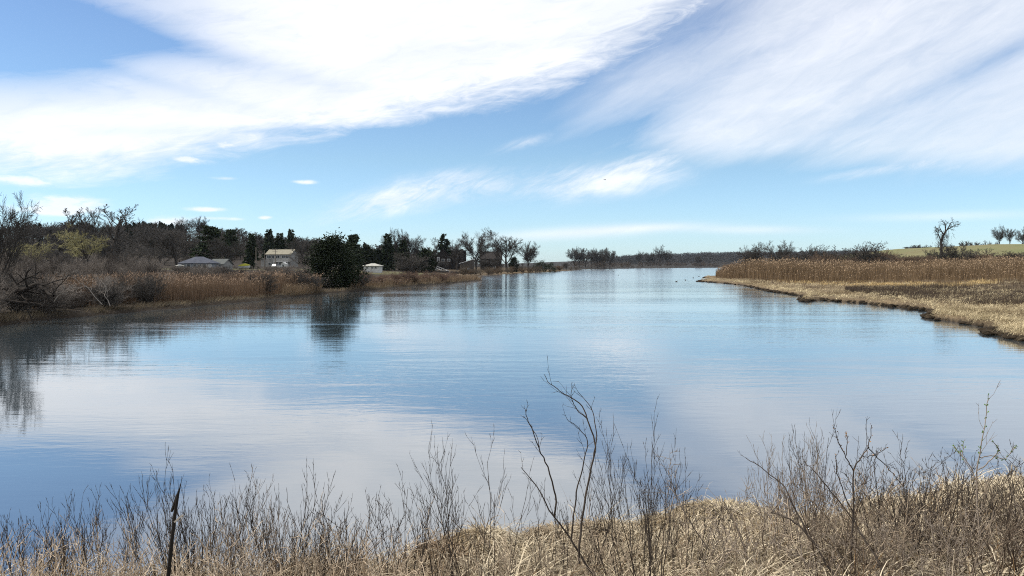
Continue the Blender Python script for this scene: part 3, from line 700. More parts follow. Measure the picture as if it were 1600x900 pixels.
for k, (px, yt, w, lab) in enumerate([(1420, 385, 20, 'small dark tree at the left end of the skyline row'), (1433, 383, 18, 'second small tree from the left of the skyline row'),
        (1449, 383, 18, 'small skyline tree just left of the vine-draped tree'), (1508, 378, 18, 'small skyline tree just right of the vine-draped tree'),
        (1522, 379, 20, 'bushy skyline tree over the middle of the green field'), (1541, 377, 20, 'bushy skyline tree left of the tall field trees'), (1553, 379, 18, 'low skyline tree at the foot of the tall field trees')]):
    tree('far%d' % (k % 3), px, yt, 500 + 6 * k, w, lab, group='trees on the field skyline', name='small_tree')

# vine-draped tree on the right
def vine_tree():
    Y = 250; px = 1470; r = random.Random(17); S = Segs(); x = xpix(px, 385, Y); z = h1(x, Y); o = empty('vine_draped_tree', (x, Y, z)); tag(o, 'dark crooked tree draped with vines and forked at the top', 'tree')
    s = Y / F
    P = [(0, 388), (1, 378), (4, 368), (7, 362)]
    L = [((7, 362), (13, 357), (20, 353), (27, 350)), ((4, 368), (0, 360), (-3, 355), (-10, 359)), ((7, 362), (8, 354), (5, 349), (2, 346)), ((7, 362), (14, 352), (16, 347), (22, 347)), ((1, 378), (-4, 366), (-7, 360))]
    prm = dict(P_SHRUB, n=[4, 4, 3, 2], wob=[.1, .2, .22, .25], up=[0, .03, .0, 0], nc=[5, 6, 4, 0], rmin=.03, len=[.5, .5, .5, 0], st=[.2, .1, .1, 0], ang=[45, 45, 45, 0])
    def path(pts, r0, r1, lvl):
        W = [Vector((q[0] * s, r.uniform(-.4, .4), zpix(q[1], Y) - z)) for q in pts]
        if lvl == 0: W[0].z = -.4; W[0].x = W[1].x
        D = [(W[min(i + 1, len(W) - 1)] - W[max(i - 1, 0)]).normalized() for i in range(len(W))]
        R = [r0 + (r1 - r0) * i / (len(W) - 1) for i in range(len(W))]
        for i in range(len(W) - 1): S.add(lvl, W[i], W[i + 1], R[i], R[i + 1], D[i], D[i + 1])
        ln = sum((W[i + 1] - W[i]).length for i in range(len(W) - 1))
        if lvl: branch(S, r, W, D, R, ln, 0, prm)
    path(P, .42, .3, 0)
    for l in L: path(l, .2, .06, .5)
    A = S.arr()
    link('trunk', new_mesh('trunk', *seg_mesh(A[A[:, 0] < 1], 5), smooth_shade=True), MT['bark'], o)
    link('crown', new_mesh('crown', *seg_mesh(A[A[:, 0] >= 1], 3), smooth_shade=True), MT['twig'], o)
    S2 = Segs()
    for i in range(240):
        t = r.random() ** .8; zz = (zpix(358 + 26 * t, Y) - z); q = Vector((r.gauss(.6, 1.1 - .3 * t) + (.6 if t < .3 else 0), r.gauss(0, .8), zz))
        grow(S2, r, q, Vector((r.gauss(0, .4), r.gauss(0, .4), -1)), r.uniform(.8, 1.8), .035, 0, dict(n=[3], wob=[.25], up=[-.1]))
    link('vine', new_mesh('vine', *seg_mesh(S2.arr(), 3), smooth_shade=True), MT['twig'], o)
vine_tree()

# ------------------------------------------------------------------ houses and small waterside things
def window(parent, x, z, w, h, y, frame=.12, m='white', mull=0):
    f = MB(); t = .06
    f.box(x - w / 2, x - w / 2 + frame, y - t, y, z, z + h); f.box(x + w / 2 - frame, x + w / 2, y - t, y, z, z + h)
    f.box(x - w / 2 + frame, x + w / 2 - frame, y - t, y, z, z + frame); f.box(x - w / 2 + frame, x + w / 2 - frame, y - t, y, z + h - frame, z + h)
    for k in range(mull):
        q = x - w / 2 + w * (k + 1) / (mull + 1); f.box(q - .05, q + .05, y - t, y, z + frame, z + h - frame)
    o = f.build('window', MT[m], parent)
    p = MB(); p.box(x - w / 2 + frame, x + w / 2 - frame, y - .03, y - .004, z + frame, z + h - frame); p.build('pane', MT['glass'], o)
    return o
def gable(b, x0, x1, y0, y1, z0, z1, axis='x', over=.3, th=.18):
    """two roof slabs; ridge along axis"""
    if axis == 'x':
        ym = (y0 + y1) / 2; k = (z1 - z0) / (ym - y0); e0 = y0 - over; ez = z0 - over * k
        for s in (0, 1):
            a, c = (e0, ym) if s == 0 else (y1 + over, ym)
            X0, X1 = x0 - over, x1 + over
            lo = [(X0, a, ez), (X1, a, ez), (X1, c, z1), (X0, c, z1)]
            b.rings([lo, [(p[0], p[1], p[2] + th) for p in lo]])
    else:
        xm = (x0 + x1) / 2; k = (z1 - z0) / (xm - x0); ez = z0 - over * k
        for s in (0, 1):
            a, c = (x0 - over, xm) if s == 0 else (x1 + over, xm)
            lo = [(a, y0 - over, ez), (a, y1 + over, ez), (c, y1 + over, z1), (c, y0 - over, z1)]
            b.rings([lo, [(p[0], p[1], p[2] + th) for p in lo]])
def walls(b, x0, x1, y0, y1, z0, z1, zr=None, axis='x'):
    b.box(x0, x1, y0, y1, z0, z1)
    if zr:
        if axis == 'x':
            ym = (y0 + y1) / 2
            for x, e in ((x0, .01), (x1, -.01)): b.poly([(x + e, y0, z1), (x + e, y1, z1), (x + e, ym, zr)])
        else:
            xm = (x0 + x1) / 2
            for y, e in ((y0, .01), (y1, -.01)): b.poly([(x0, y + e, z1), (x1, y + e, z1), (xm, y + e, zr)])
def hip(b, x0, x1, y0, y1, z0, z1, inset, over=.35):
    X0, X1, Y0, Y1 = x0 - over, x1 + over, y0 - over, y1 + over; ym = (y0 + y1) / 2; a = (x0 + inset, ym, z1); c = (x1 - inset, ym, z1)
    p = [(X0, Y0, z0), (X1, Y0, z0), (X1, Y1, z0), (X0, Y1, z0)]
    b.box(X0, X1, Y0, Y1, z0 - .14, z0 - .002)
    b.poly([p[0], p[1], c, a]); b.poly([p[2], p[3], a, c]); b.poly([p[1], p[2], c]); b.poly([p[3], p[0], a])
def house(name, px, Y, rz, label, cat='house', group=None, zoff=0.0, py=420):
    x = xpix(px, py, Y); z = h1(x, Y) + zoff; o = empty(name, (x, Y, z), math.radians(rz)); tag(o, label, cat, group); return o, z
S_ = lambda Y: Y / F
# slate-roofed cottage
o, z0 = house('cottage', 311, 215, 8, 'grey waterside cottage with a blue-grey slate roof and dark porch windows')
ez, rz_ = zpix(412, 215) - z0, zpix(401, 215) - z0
b = MB(); b.box(-4.2, 4.2, -3, 4, -1, ez); b.build('wall', MT['grey_wall'], o)
b = MB(); hip(b, -4.2, 4.2, -3, 4, ez + .15, rz_, 3.2); b.build('roof', MT['slate'], o)
for x in (-3.2, -1.9, -.3, .9, 2.1): window(o, x, .55, 1.0, 1.35, -3.0)
b = MB(); b.box(2.95, 3.85, -3.07, -3.002, -.2, 2.0); b.build('door', MT['white'], o)
b = MB(); b.box(-1.2, -.6, 1.0, 1.6, rz_ - .8, rz_ + .7); b.build('chimney', MT['brick'], o)
o, z0 = house('shed', 284, 212, 8, 'small pale shed against the left end of the slate-roofed cottage', 'shed')
ez = zpix(416, 212) - z0
b = MB(); b.box(-1.0, .85, -1.5, 1.5, -1, ez); b.build('wall', MT['cream_wall'], o)
b = MB(); b.rings([[(-1.2, -1.8, ez + .02), (.9, -1.8, ez + .02), (.9, 1.8, ez + .3), (-1.2, 1.8, ez + .3)], [(-1.2, -1.8, ez + .18), (.9, -1.8, ez + .18), (.9, 1.8, ez + .46), (-1.2, 1.8, ez + .46)]]); b.build('roof', MT['pale_roof'], o)
b = MB(); b.box(-.5, .3, -1.57, -1.502, -.5, 1.7); b.build('door', MT['white'], o)
o, z0 = house('small_house', 344, 240, -6, 'low grey-green house tucked behind the right of the slate-roofed cottage')
ez, rz_ = zpix(413, 240) - z0, zpix(405.5, 240) - z0
b = MB(); walls(b, -1.9, 2.4, -3, 3, -1, ez, rz_, 'x'); b.build('wall', MT['cream_wall'], o)
b = MB(); gable(b, -1.9, 2.4, -3, 3, ez + .02, rz_ + .02, 'x'); b.build('roof', MT['grey_roof'], o)
for x in (-.6, 1.3): window(o, x, .7, 1.0, 1.2, -3.0)
# two-storey house
o, z0 = house('two_storey_house', 441, 350, -10, 'two-storey pale shingled house with a tan gabled roof and long window rows')
ez, rz_ = zpix(397.5, 350) - z0, zpix(390.5, 350) - z0
b = MB(); walls(b, -5.6, 5.6, -3.5, 3.5, -1, ez, rz_, 'x'); b.build('wall', MT['cream_wall'], o)
b = MB(); gable(b, -5.6, 5.6, -3.5, 3.5, ez + .02, rz_ + .02, 'x', .35); b.build('roof', MT['tan_roof'], o)
uz = ez - 1.75
for x, w, ml in ((-4.3, 1.9, 1), (-2.4, 1.0, 0), (-.3, 1.7, 1), (2.2, 1.6, 1), (3.9, 1.6, 1)): window(o, x, uz, w, 1.35, -3.5, mull=ml)
b = MB(); b.box(-1.4, 5.3, -5.6, -3.52, ez - 3.3, ez - 3.1)
for x in (-1.3, .8, 2.9, 5.0): b.box(x, x + .15, -5.55, -5.4, -.6, ez - 3.3)
b.build('deck', MT['white'], o)
b = MB(); b.box(-1.4, 5.3, -5.58, -5.5, ez - 2.3, ez - 2.22)
for k in range(24): q = -1.3 + k * .28; b.box(q, q + .05, -5.57, -5.51, ez - 3.1, ez - 2.3)
b.build('railing', MT['white'], o)
for x in (-4.0, .3, 2.6): window(o, x, .6, 1.3, 1.3, -3.5)
b = MB(); b.box(4.0, 4.9, -3.57, -3.502, 0, 2.0); b.build('door', MT['white'], o)
b = MB(); walls(b, -8.3, -5.62, -2.8, 2.6, -1, 3.1); b.build('annex', MT['cream_wall'], o)
b = MB(); b.rings([[(-8.6, -3.1, 3.1), (-5.64, -3.1, 3.75), (-5.64, 2.9, 3.75), (-8.6, 2.9, 3.1)], [(-8.6, -3.1, 3.25), (-5.64, -3.1, 3.9), (-5.64, 2.9, 3.9), (-8.6, 2.9, 3.25)]]); b.build('annex_roof', MT['pale_roof'], o)
b = MB(); b.box(1.0, 1.7, .3, 1.0, rz_ - .5, rz_ + .8); b.build('chimney', MT['brick'], o)
# white garage
o, z0 = house('garage', 583, 290, -6, 'small white garage with a pale hipped roof right of the black cedar', 'garage')
ez, rz_ = zpix(416, 290) - z0, zpix(411.5, 290) - z0
b = MB(); b.box(-2.7, 2.7, -2.5, 2.5, -1, ez); b.build('wall', MT['white'], o)
b = MB(); hip(b, -2.7, 2.7, -2.5, 2.5, ez + .15, rz_, 2.0, .45); b.build('roof', MT['pale_roof'], o)
for x in (-1.4, .4, 1.6): window(o, x, ez - .85, .9, .55, -2.5, .08)
# dark shingled house
o, z0 = house('shingled_house', 693, 420, 4, 'dark brown shingled house with white-trimmed windows beneath the spruce')
ez, rz_ = zpix(403, 420) - z0, zpix(389, 420) - z0
b = MB(); walls(b, -4.2, 4.0, -4, 5, -1, ez, rz_, 'y'); b.build('wall', MT['dark_wall'], o)
b = MB(); gable(b, -4.2, 4.0, -4, 5, ez + .02, rz_ + .02, 'y', .4); b.build('roof', MT['dark_roof'], o)
wz = zpix(409, 420) - z0
window(o, -.2, wz, 1.5, 1.5, -4, .22); window(o, 2.7, wz, 1.5, 1.5, -4, .22); window(o, -2.6, wz - 1.2, 1.3, 3.6, -4, .3, mull=1)
b = MB(); b.box(4.02, 11.6, -2.5, 4, -1, zpix(392, 420) - z0); b.build('wing', MT['dark_wall'], o)
b = MB(); zt = zpix(392, 420) - z0; b.box(4.05, 11.9, -2.9, 4.3, zt + .004, zt + .3); b.build('wing_roof', MT['dark_roof'], o)
b = MB(); b.box(8.6, 10.2, -3.6, -2.52, -1, zt + .9); b.build('chimney', MT['brick'], o)
o, z0 = house('boat_shed', 730, 395, -8, 'low dark shed with a bright sloping roof right of the dark shingled house', 'shed')
e0, e1_ = zpix(412, 395) - z0, zpix(406.5, 395) - z0
b = MB(); b.rings([[(-3, -2.5, -1), (3, -2.5, -1), (3, 2.5, -1), (-3, 2.5, -1)], [(-3, -2.5, e0), (3, -2.5, e1_), (3, 2.5, e1_), (-3, 2.5, e0)]]); b.build('wall', MT['timber'], o)
b = MB(); q = [(-3.5, -2.9, e0 - .12), (3.3, -2.9, e1_ + .08), (3.3, 2.9, e1_ + .08), (-3.5, 2.9, e0 - .12)]; b.rings([[(a, c, d + .06) for a, c, d in q], [(a, c, d + .3) for a, c, d in q]]); b.build('roof', MT['white'], o)
for x in (-1.2, 1.0): window(o, x, .6, .9, 1.0, -2.5)
o, z0 = house('long_roofed_house', 767, 470, 3, 'long low house with a dark ridge half hidden behind bare trees')
ez, rz_ = zpix(404, 470) - z0, zpix(393.5, 470) - z0
b = MB(); walls(b, -6, 6, -4, 4, -1, ez, rz_, 'x'); b.build('wall', MT['dark_wall'], o)
b = MB(); gable(b, -6, 6, -4, 4, ez + .02, rz_ + .02, 'x', .4); b.build('roof', MT['dark_roof'], o)
for x in (-4, -1, 2): window(o, x, .9, 1.2, 1.3, -4)
# gangway and bulkhead
o = empty('gangway', (*G(694, 429.5), .2), math.radians(-6)); tag(o, 'white railed gangway sloping down from the dark bulkhead', 'gangway')
b = MB(); b.bar((-3.2, 0, 2.5), (2.0, 0, .5), 1.1, .12); b.build('deck', MT['white'], o)
for s in (-.5, .5):
    b = MB(); b.bar((-3.2, s, 3.5), (2.0, s, 1.5), .1)
    for k in range(6): f = k / 5; b.bar((-3.2 + 5.2 * f, s, 2.5 - 2 * f), (-3.2 + 5.2 * f, s, 3.5 - 2 * f), .08)
    b.build('railing', MT['white'], o)
b = MB(); b.box(-5.5, -3.2, -.7, .9, 2.2, 2.4); b.box(-5.4, -5.2, -.6, .8, -.6, 2.2); b.box(-3.5, -3.3, -.6, .8, -.6, 2.2); b.build('landing', MT['white'], o)
o = empty('bulkhead', (*G(676, 430), 0)); tag(o, 'dark timber bulkhead beside the white gangway', 'bulkhead')
b = MB()
for k in range(24): q = -3.6 + k * .42; b.box(q, q + .38, .5, .7, -.6, 1.9 + .1 * math.sin(k * 2.3))
b.build('plank_wall', MT['timber'], o)
b = MB(); b.box(-3.7, 6.5, .35, .498, 1.2, 1.45); b.build('rail', MT['timber'], o)
o = empty('bulkhead', (*G(718, 430.5), 0)); tag(o, 'low dark timber bulkhead right of the white gangway', 'bulkhead')
b = MB()
for k in range(22): q = -3.6 + k * .42; b.box(q, q + .38, .5, .7, -.6, 1.6 + .1 * math.sin(k * 1.7))
b.build('plank_wall', MT['timber'], o)
b = MB(); b.box(-3.7, 5.6, .35, .498, 1.0, 1.25); b.build('rail', MT['timber'], o)
# boats
def boat(px, Y, L, rz, label, cover=None, dz=0.0):
    x = xpix(px, 424, Y); o = empty('boat', (x, Y, max(h1(x, Y), 0) + dz), math.radians(rz)); tag(o, label, 'boat', 'small boats on the left shore')
    b = MB(); R = []
    for k in range(9):
        t = k / 8; w = L * .18 * (1 - max(0, t - .35) ** 2 * 2.2) * (1 if t < .98 else .3); s = .25 * t * t
        R.append([(L * (t - .5), -w, .75 + s), (L * (t - .5), -w * .75, .2 + s * .7), (L * (t - .5), 0, .05 + s * .8), (L * (t - .5), w * .75, .2 + s * .7), (L * (t - .5), w, .75 + s)])
    b.rings(R); b.build('hull', MT['white'], o)
    b = MB(); R = []
    for k in range(9):
        t = k / 8; w = L * .185 * (1 - max(0, t - .35) ** 2 * 2.2) * (1 if t < .98 else .3); s = .25 * t * t; hh = (.75 if cover else .08) * math.sin(math.pi * (.12 + .8 * t))
        R.append([(L * (t - .5), -w, .77 + s), (L * (t - .5), -w * .5, .77 + s + hh * .8), (L * (t - .5), 0, .77 + s + hh), (L * (t - .5), w * .5, .77 + s + hh * .8), (L * (t - .5), w, .77 + s)])
    b.rings(R); b.build('cover' if cover else 'deck', MT[cover or 'white'], o)
boat(382, 262, 3.6, 6, 'pale boat under a yellow-green cover between the cottage and two-storey house', 'tarp', .4)
boat(697, 338, 2.6, 10, 'little white boat at the foot of the white gangway')
boat(840, 520, 5.0, 2, 'white boat on the shore near the dark evergreen clumps')
# vehicle and white playhouse by the two-storey house
x = xpix(433, 418, 285); o = empty('parked_car', (x, 285, h1(x, 285) + .35), math.radians(70)); tag(o, 'small white car parked in front of the two-storey house', 'car')
b = MB(); R = []
for xx, zl, zh, w in ((-2.1, .45, .8, .75), (-2.0, .3, .95, .85), (1.0, .3, 1.0, .87), (1.9, .35, .85, .82), (2.1, .5, .75, .7)):
    R.append([(xx, -w, zl), (xx, w, zl), (xx, w, zh), (xx, -w, zh)])
b.rings(R); bo = b.build('body', MT['white'], o)
b = MB(); b.rings([[(-1.9, -.78, .97), (1.0, -.78, .97), (1.0, .78, .97), (-1.9, .78, .97)], [(-1.5, -.66, 1.5), (.3, -.66, 1.5), (.3, .66, 1.5), (-1.5, .66, 1.5)]]); b.build('windows', MT['glass'], o)
b = MB(); b.box(-1.5, .3, -.67, .67, 1.504, 1.56); b.build('roof', MT['white'], o)
for xx in (-1.35, 1.3):
    for yy in (-.85, .7):
        b = MB(); b.rings([[(xx + .33 * math.cos(a), yy + q, .33 + .33 * math.sin(a)) for a in np.linspace(0, 2 * math.pi, 13)[:-1]] for q in (0, .16)]); b.build('wheel', MT['rubber'], o)
x = xpix(444, 415, 300); o = empty('playhouse', (x, 300, h1(x, 300) + .5), math.radians(-12)); tag(o, 'tiny white peaked hut beside the white parked car', 'hut')
b = MB(); walls(b, -.8, .8, -.8, .8, -.8, 1.3, 2.0, 'y'); b.build('wall', MT['white'], o)
b = MB(); gable(b, -.8, .8, -.8, .8, 1.32, 2.02, 'y', .15, .08); b.build('roof', MT['white'], o)
b = MB(); b.box(-.3, .3, -.84, -.802, 0, 1.1); b.build('door', MT['glass'], o)
# utility poles
def pole(px, ytop, Y, label, arm=True):
    x = xpix(px, ytop, Y); z = h1(x, Y); H = zpix(ytop, Y) - z; o = empty('utility_pole', (x, Y, z)); tag(o, label, 'utility pole', 'utility poles by the houses')
    S = Segs(); S.add(0, (0, 0, -.5), (0, 0, H), .17, .11, (0, 0, 1), (0, 0, 1)); link('shaft', new_mesh('shaft', *seg_mesh(S.arr(), 8), smooth_shade=True), MT['pole'], o)
    if arm:
        b = MB(); b.box(-1.1, 1.1, -.21, -.115, H - .5, H - .35); b.box(-.9, .9, -.21, -.115, H - 1.1, H - .98); b.build('crossarm', MT['pole'], o)
        b = MB()
        for q in (-1.0, -.5, .5, 1.0): b.box(q - .05, q + .05, -.2, -.12, H - .348, H - .2)
        b.build('insulator', MT['white'], o)
    return o, H
o1, H1 = pole(400, 386, 280, 'grey utility pole with a slanting guy wire left of the two-storey house', False)
b = MB(); b.bar((0, 0, H1 - .3), (3.3, -.5, H1 - 5.2), .07); b.build('guy_wire', MT['pole'], o1)
pole(413, 391, 300, 'thin utility pole between the guyed pole and two-storey house', False)
pole(430, 388, 290, 'utility pole with crossarms standing before the two-storey house')

# ------------------------------------------------------------------ left bank brush and reeds (masses nobody could count)
lp = np.array(LSH, float); lY = np.array([G(*p)[1] for p in LSH])
def ysh(px): return np.interp(px, lp[:, 0], lY)
def band(px0, px1, s0, s1, n, rg):
    px = rg.uniform(px0, px1, n); s = s0 + (s1 - s0) * rg.random(n); Y = ysh(px) + s; x = (px - 800) / F * Y
    return x, Y
def reeds(name, x, y, hgt, c1, c2, label, cat='reeds', w=.022, plume=.4, lean=.14, seed=1):
    rg = np.random.default_rng(seed); z = hfun(x, y); ok = (z > .12) & (fbm(x / 3.2, y / 3.2, 79) + .28 > rg.random(len(x)) * .22); hgt = hgt[ok] if hasattr(hgt, '__len__') else hgt; x, y, z = x[ok], y[ok], z[ok]; n = len(x)
    hg = hgt * rg.uniform(.72, 1.08, n) * (.95 + .75 * fbm(x / 5, y / 5, 77))
    base = np.stack([x, y, z - .05], 1); a = rg.uniform(0, 6.28, n); dh = np.stack([np.cos(a), np.sin(a)], 1) * .6 + np.array([.5, .1])
    k = np.clip(rg.random(n) * .6 + (fbm(x / 6, y / 6, 78) * 1.5 + .4) * .55, 0, 1)[:, None]
    col = np.asarray(c1)[None] * (1 - k) + np.asarray(c2)[None] * k
    wd = w * np.clip(y / 120, .7, 2.0)
    V1, Q1, C1 = strips(base, dh, hg, lean * rg.uniform(.3, 1.6, n), np.ones(n), np.full(n, .04), wd, 2, col, rg)
    parts = [(V1, Q1)]; cols = [C1]
    m = rg.random(n) < plume                                   # feathery heads
    tip = base[m].copy(); tip[:, :2] += dh[m] * (hg[m] * lean)[:, None]; tip[:, 2] += hg[m] * .94
    pc = np.clip(col[m] * 1.55 + .03, 0, .5)
    V2, Q2, C2 = strips(tip, dh[m], hg[m] * .12, np.full(m.sum(), .5), np.full(m.sum(), .9), np.full(m.sum(), .35), wd[m] * 2.6, 2, pc, rg)
    parts.append((V2, Q2)); cols.append(C2)
    V, Q = merge(parts)
    return kind(link(name, new_mesh(name, V, Q, np.concatenate(cols)), MT['reed']), 'stuff', label, cat)
rg = np.random.default_rng(5)
xs, ys = [], []
for a in ((240, 440, 3, 26, 15000), (50, 240, 7, 26, 7000), (440, 500, 4, 25, 2500)):
    x, y = band(*a, rg); xs.append(x); ys.append(y)
reeds('reed_bed', np.concatenate(xs), np.concatenate(ys), 2.35, (.095, .062, .042), (.21, .145, .095), 'brown reed bed along the left bank before the cottage', w=.026, plume=.25, seed=2)
xs, ys = [], []
for a in ((545, 760, 2, 30, 9000), (440, 500, .5, 6, 1500)):
    x, y = band(*a, rg); xs.append(x); ys.append(y)
reeds('spit_grass', np.concatenate(xs), np.concatenate(ys), 1.25, (.11, .075, .05), (.25, .185, .12), 'low brown marsh grass on the narrow spit right of the cedar', 'marsh grass', w=.03, plume=.1, lean=.4, seed=3)
# straw fringe along the whole left waterline
x, y = band(-80, 760, .5, 2.4, 5000, rg)
reeds('bank_fringe', x, y, .5, (.06, .048, .036), (.26, .21, .14), 'pale straw fringe along the left waterline', 'grass', w=.028, plume=0, lean=.9, seed=4)
def scrub(name, pts, c1, c2, label, cat, seed, libs=('shrub0', 'shrub1', 'shrub2'), keep=1.0):
    r = random.Random(seed); parts = []; cols = []
    for (x, y, H, W) in pts:
        l = r.choice(libs); g = LIB[l][0]; a, c, zt, r0 = LIBM[l]; z = h1(x, y)
        if z < .1: continue
        k = r.random(); col = np.asarray(c1) * (1 - k) + np.asarray(c2) * k; q = r.uniform(0, 6.28); cs, sn = math.cos(q), math.sin(q)
        for w in ('trunk', 'crown'):
            V, Q = g[w]
            if w == 'crown' and keep < 1:
                nb = len(Q) // 3; sel = np.random.default_rng(seed).random(nb) < keep; V = V.reshape(nb, 6, 3)[sel].reshape(-1, 3); Q = np.asarray(Q[:sel.sum() * 3])
            V = V * np.array([W / 2 / r0, W / 2 / r0, H / zt])
            V = np.stack([V[:, 0] * cs - V[:, 1] * sn + x, V[:, 0] * sn + V[:, 1] * cs + y, V[:, 2] + z], 1)
            parts.append((V, Q)); cols.append(np.tile(col, (len(V), 1)))
    V, Q = merge(parts)
    return kind(link(name, new_mesh(name, V, Q, np.concatenate(cols), True), MT['wood_mass']), 'stuff', label, cat)
r = random.Random(77); pts = []
for i in range(95):
    px = r.uniform(-120, 250); s = r.uniform(2, 9) if i < 34 else r.uniform(24, 60); Y = float(ysh(px)) + s; pts.append(((px - 800) / F * Y, Y, r.uniform(1.6, 3.2) + .04 * s, r.uniform(2.5, 4.5)))
for i in range(40):
    px = r.uniform(250, 500); s = r.uniform(22, 70); Y = float(ysh(px)) + s; pts.append(((px - 800) / F * Y, Y, r.uniform(2, 3.4), r.uniform(2.5, 5)))
for i in range(22):
    px = r.uniform(272, 350) if i < 12 else r.uniform(415, 470); Y = r.uniform(185, 205) if i < 12 else r.uniform(255, 280); pts.append(((px - 800) / F * Y, Y, r.uniform(.9, 1.7), r.uniform(2.5, 4.5)))
scrub('bramble_thicket', pts, (.055, .046, .04), (.25, .215, .185), 'grey-brown leafless thicket along the left bank', 'thicket', 5, keep=.6)
pts = []
for i in range(46):
    px = r.uniform(545, 715); s = r.uniform(5, 40); Y = float(ysh(px)) + s; pts.append(((px - 800) / F * Y, Y, r.uniform(1.3, 2.5), r.uniform(2.5, 4.5)))
scrub('red_scrub', pts, (.13, .08, .06), (.18, .13, .10), 'low reddish leafless scrub behind the spit', 'scrub', 6, ('redshrub0', 'redshrub1'), .5)
pts = []
for i in range(30):
    px = r.uniform(720, 905); Y = float(np.interp(px, [700, 760, 800, 850, 912], [G(*p)[1] for p in LSH2])) + r.uniform(2, 14)
    pts.append(((px - 800) / F * Y, Y, r.uniform(2, 4.2), r.uniform(4, 8)))
scrub('shore_scrub', pts, (.12, .08, .05), (.10, .085, .065), 'brown scrub along the shore below the big bare trees', 'scrub', 8, keep=.35)

LB = 'shrubs on the left waterline'
def place(lib, px, s, H, W, label, name='bare_shrub', cat='shrub', group=LB):
    Y = float(ysh(px)) + s; x = (px - 800) / F * Y; a, c, zt, r0 = LIBM[lib]
    o = empty(name, (x, Y, h1(x, Y)), rnd.uniform(0, 6.28), (W / 2 / r0, W / 2 / r0, H / zt)); tag(o, label, cat, group); link('stem', a, None, o); link('twigs', c, None, o); return o
place('shrub1', 236, 4, 3.2, 4.2, 'dark twiggy shrub at the left end of the brown reed bed')
place('shrub0', 408, 6, 3.0, 4.4, 'grey shrub standing in the right part of the brown reed bed')
place('shrub2', 462, 7, 3.2, 5.0, 'grey twiggy shrub between the reed bed and the big cedar')
place('shrub0', 490, 3, 2.6, 4.0, 'rounded tan shrub touching the left foot of the big cedar')
place('shrub1', 566, 4, 3.0, 5.0, 'grey shrub touching the right foot of the big cedar')
place('redshrub0', 640, 8, 2.6, 6.0, 'rounded reddish shrub in the middle of the spit')
place('shrub2', 30, 3, 3.4, 4.0, 'tangled grey shrub under the fallen dark limb at far left')
place('shrub0', 165, 2.5, 2.4, 4.2, 'pale tangled shrub behind the dead grey branches on the bank')

# fallen limb and dead branches
def limb(name, pts, r0, r1, label, cat, m, seed, side=1.0, Y=None, child=None):
    """pts: (px, py, depth)"""
    r = random.Random(seed); S = Segs(); W = [Vector((xpix(a, c, d), d, zpix(c, d))) for a, c, d in pts]; o0 = W[0].copy()
    W = [w - o0 for w in W]
    out = [W[0]]
    for i in range(len(W) - 1):
        for k in (1, 2): out.append(W[i].lerp(W[i + 1], k / 2) + (rv(r) * (W[i + 1] - W[i]).length * .04 if k == 1 else Vector()))
    W = out
    D = [(W[min(i + 1, len(W) - 1)] - W[max(i - 1, 0)]).normalized() for i in range(len(W))]; R = [r0 + (r1 - r0) * i / (len(W) - 1) for i in range(len(W))]
    for i in range(len(W) - 1): S.add(0, W[i], W[i + 1], R[i], R[i + 1], D[i], D[i + 1])
    ln = sum((W[i + 1] - W[i]).length for i in range(len(W) - 1))
    if child: branch(S, r, W, D, R, ln, 0, child)
    o = link(name, None, None); COL.objects.unlink(o); bpy.data.objects.remove(o)
    o = empty(name, o0); tag(o, label, cat)
    A = S.arr(); a = A[A[:, 0] == 0]; link('limb', new_mesh('limb', *seg_mesh(a, 7), smooth_shade=True), MT[m], o)
    if (A[:, 0] > 0).any(): link('twigs', new_mesh('twigs', *seg_mesh(A[A[:, 0] > 0], 3), smooth_shade=True), MT[m], o)
    return o
CH = dict(n=[1, 4, 3, 2], wob=[0, .2, .25, .25], up=[0, .02, 0, 0], nc=[9, 5, 3, 0], st=[.2, .2, .2, 0], ang=[50, 45, 45, 0], len=[.35, .5, .5, 0], tap=[.4, .3, .3, 0], rr=[.55, .6, .6, 0], rmin=.012)
limb('fallen_limb', [(-60, 446, 57), (0, 449, 57), (28, 456, 57), (44, 450, 56.5), (58, 443, 56), (72, 455, 55.5), (84, 462, 55)], .26, .08, 'dark crooked fallen limb reaching out of the brush at far left', 'limb', 'log', 3, child=CH)
limb('fallen_limb', [(10, 470, 56), (50, 474, 56), (80, 480, 56), (112, 479, 56)], .12, .05, 'thin dark limb lying low over the water below the crooked one', 'limb', 'log', 4, child=CH)
limb('dead_branch', [(160, 476, 61), (138, 450, 61), (122, 440, 61), (112, 425, 61)], .035, .012, 'bleached dead branch leaning up to the left on the bank', 'branch', 'twig_pale', 6, child=CH)
limb('dead_branch', [(172, 478, 60), (163, 462, 60), (166, 449, 60.5), (157, 437, 61)], .032, .012, 'bleached dead branch standing crooked at the right of the leaning one', 'branch', 'twig_pale', 8, child=CH)
limb('dead_branch', [(84, 472, 58), (98, 456, 58), (110, 446, 58)], .032, .012, 'short pale branch stub between the dark limb and bleached branches', 'branch', 'twig_pale', 9, child=CH)

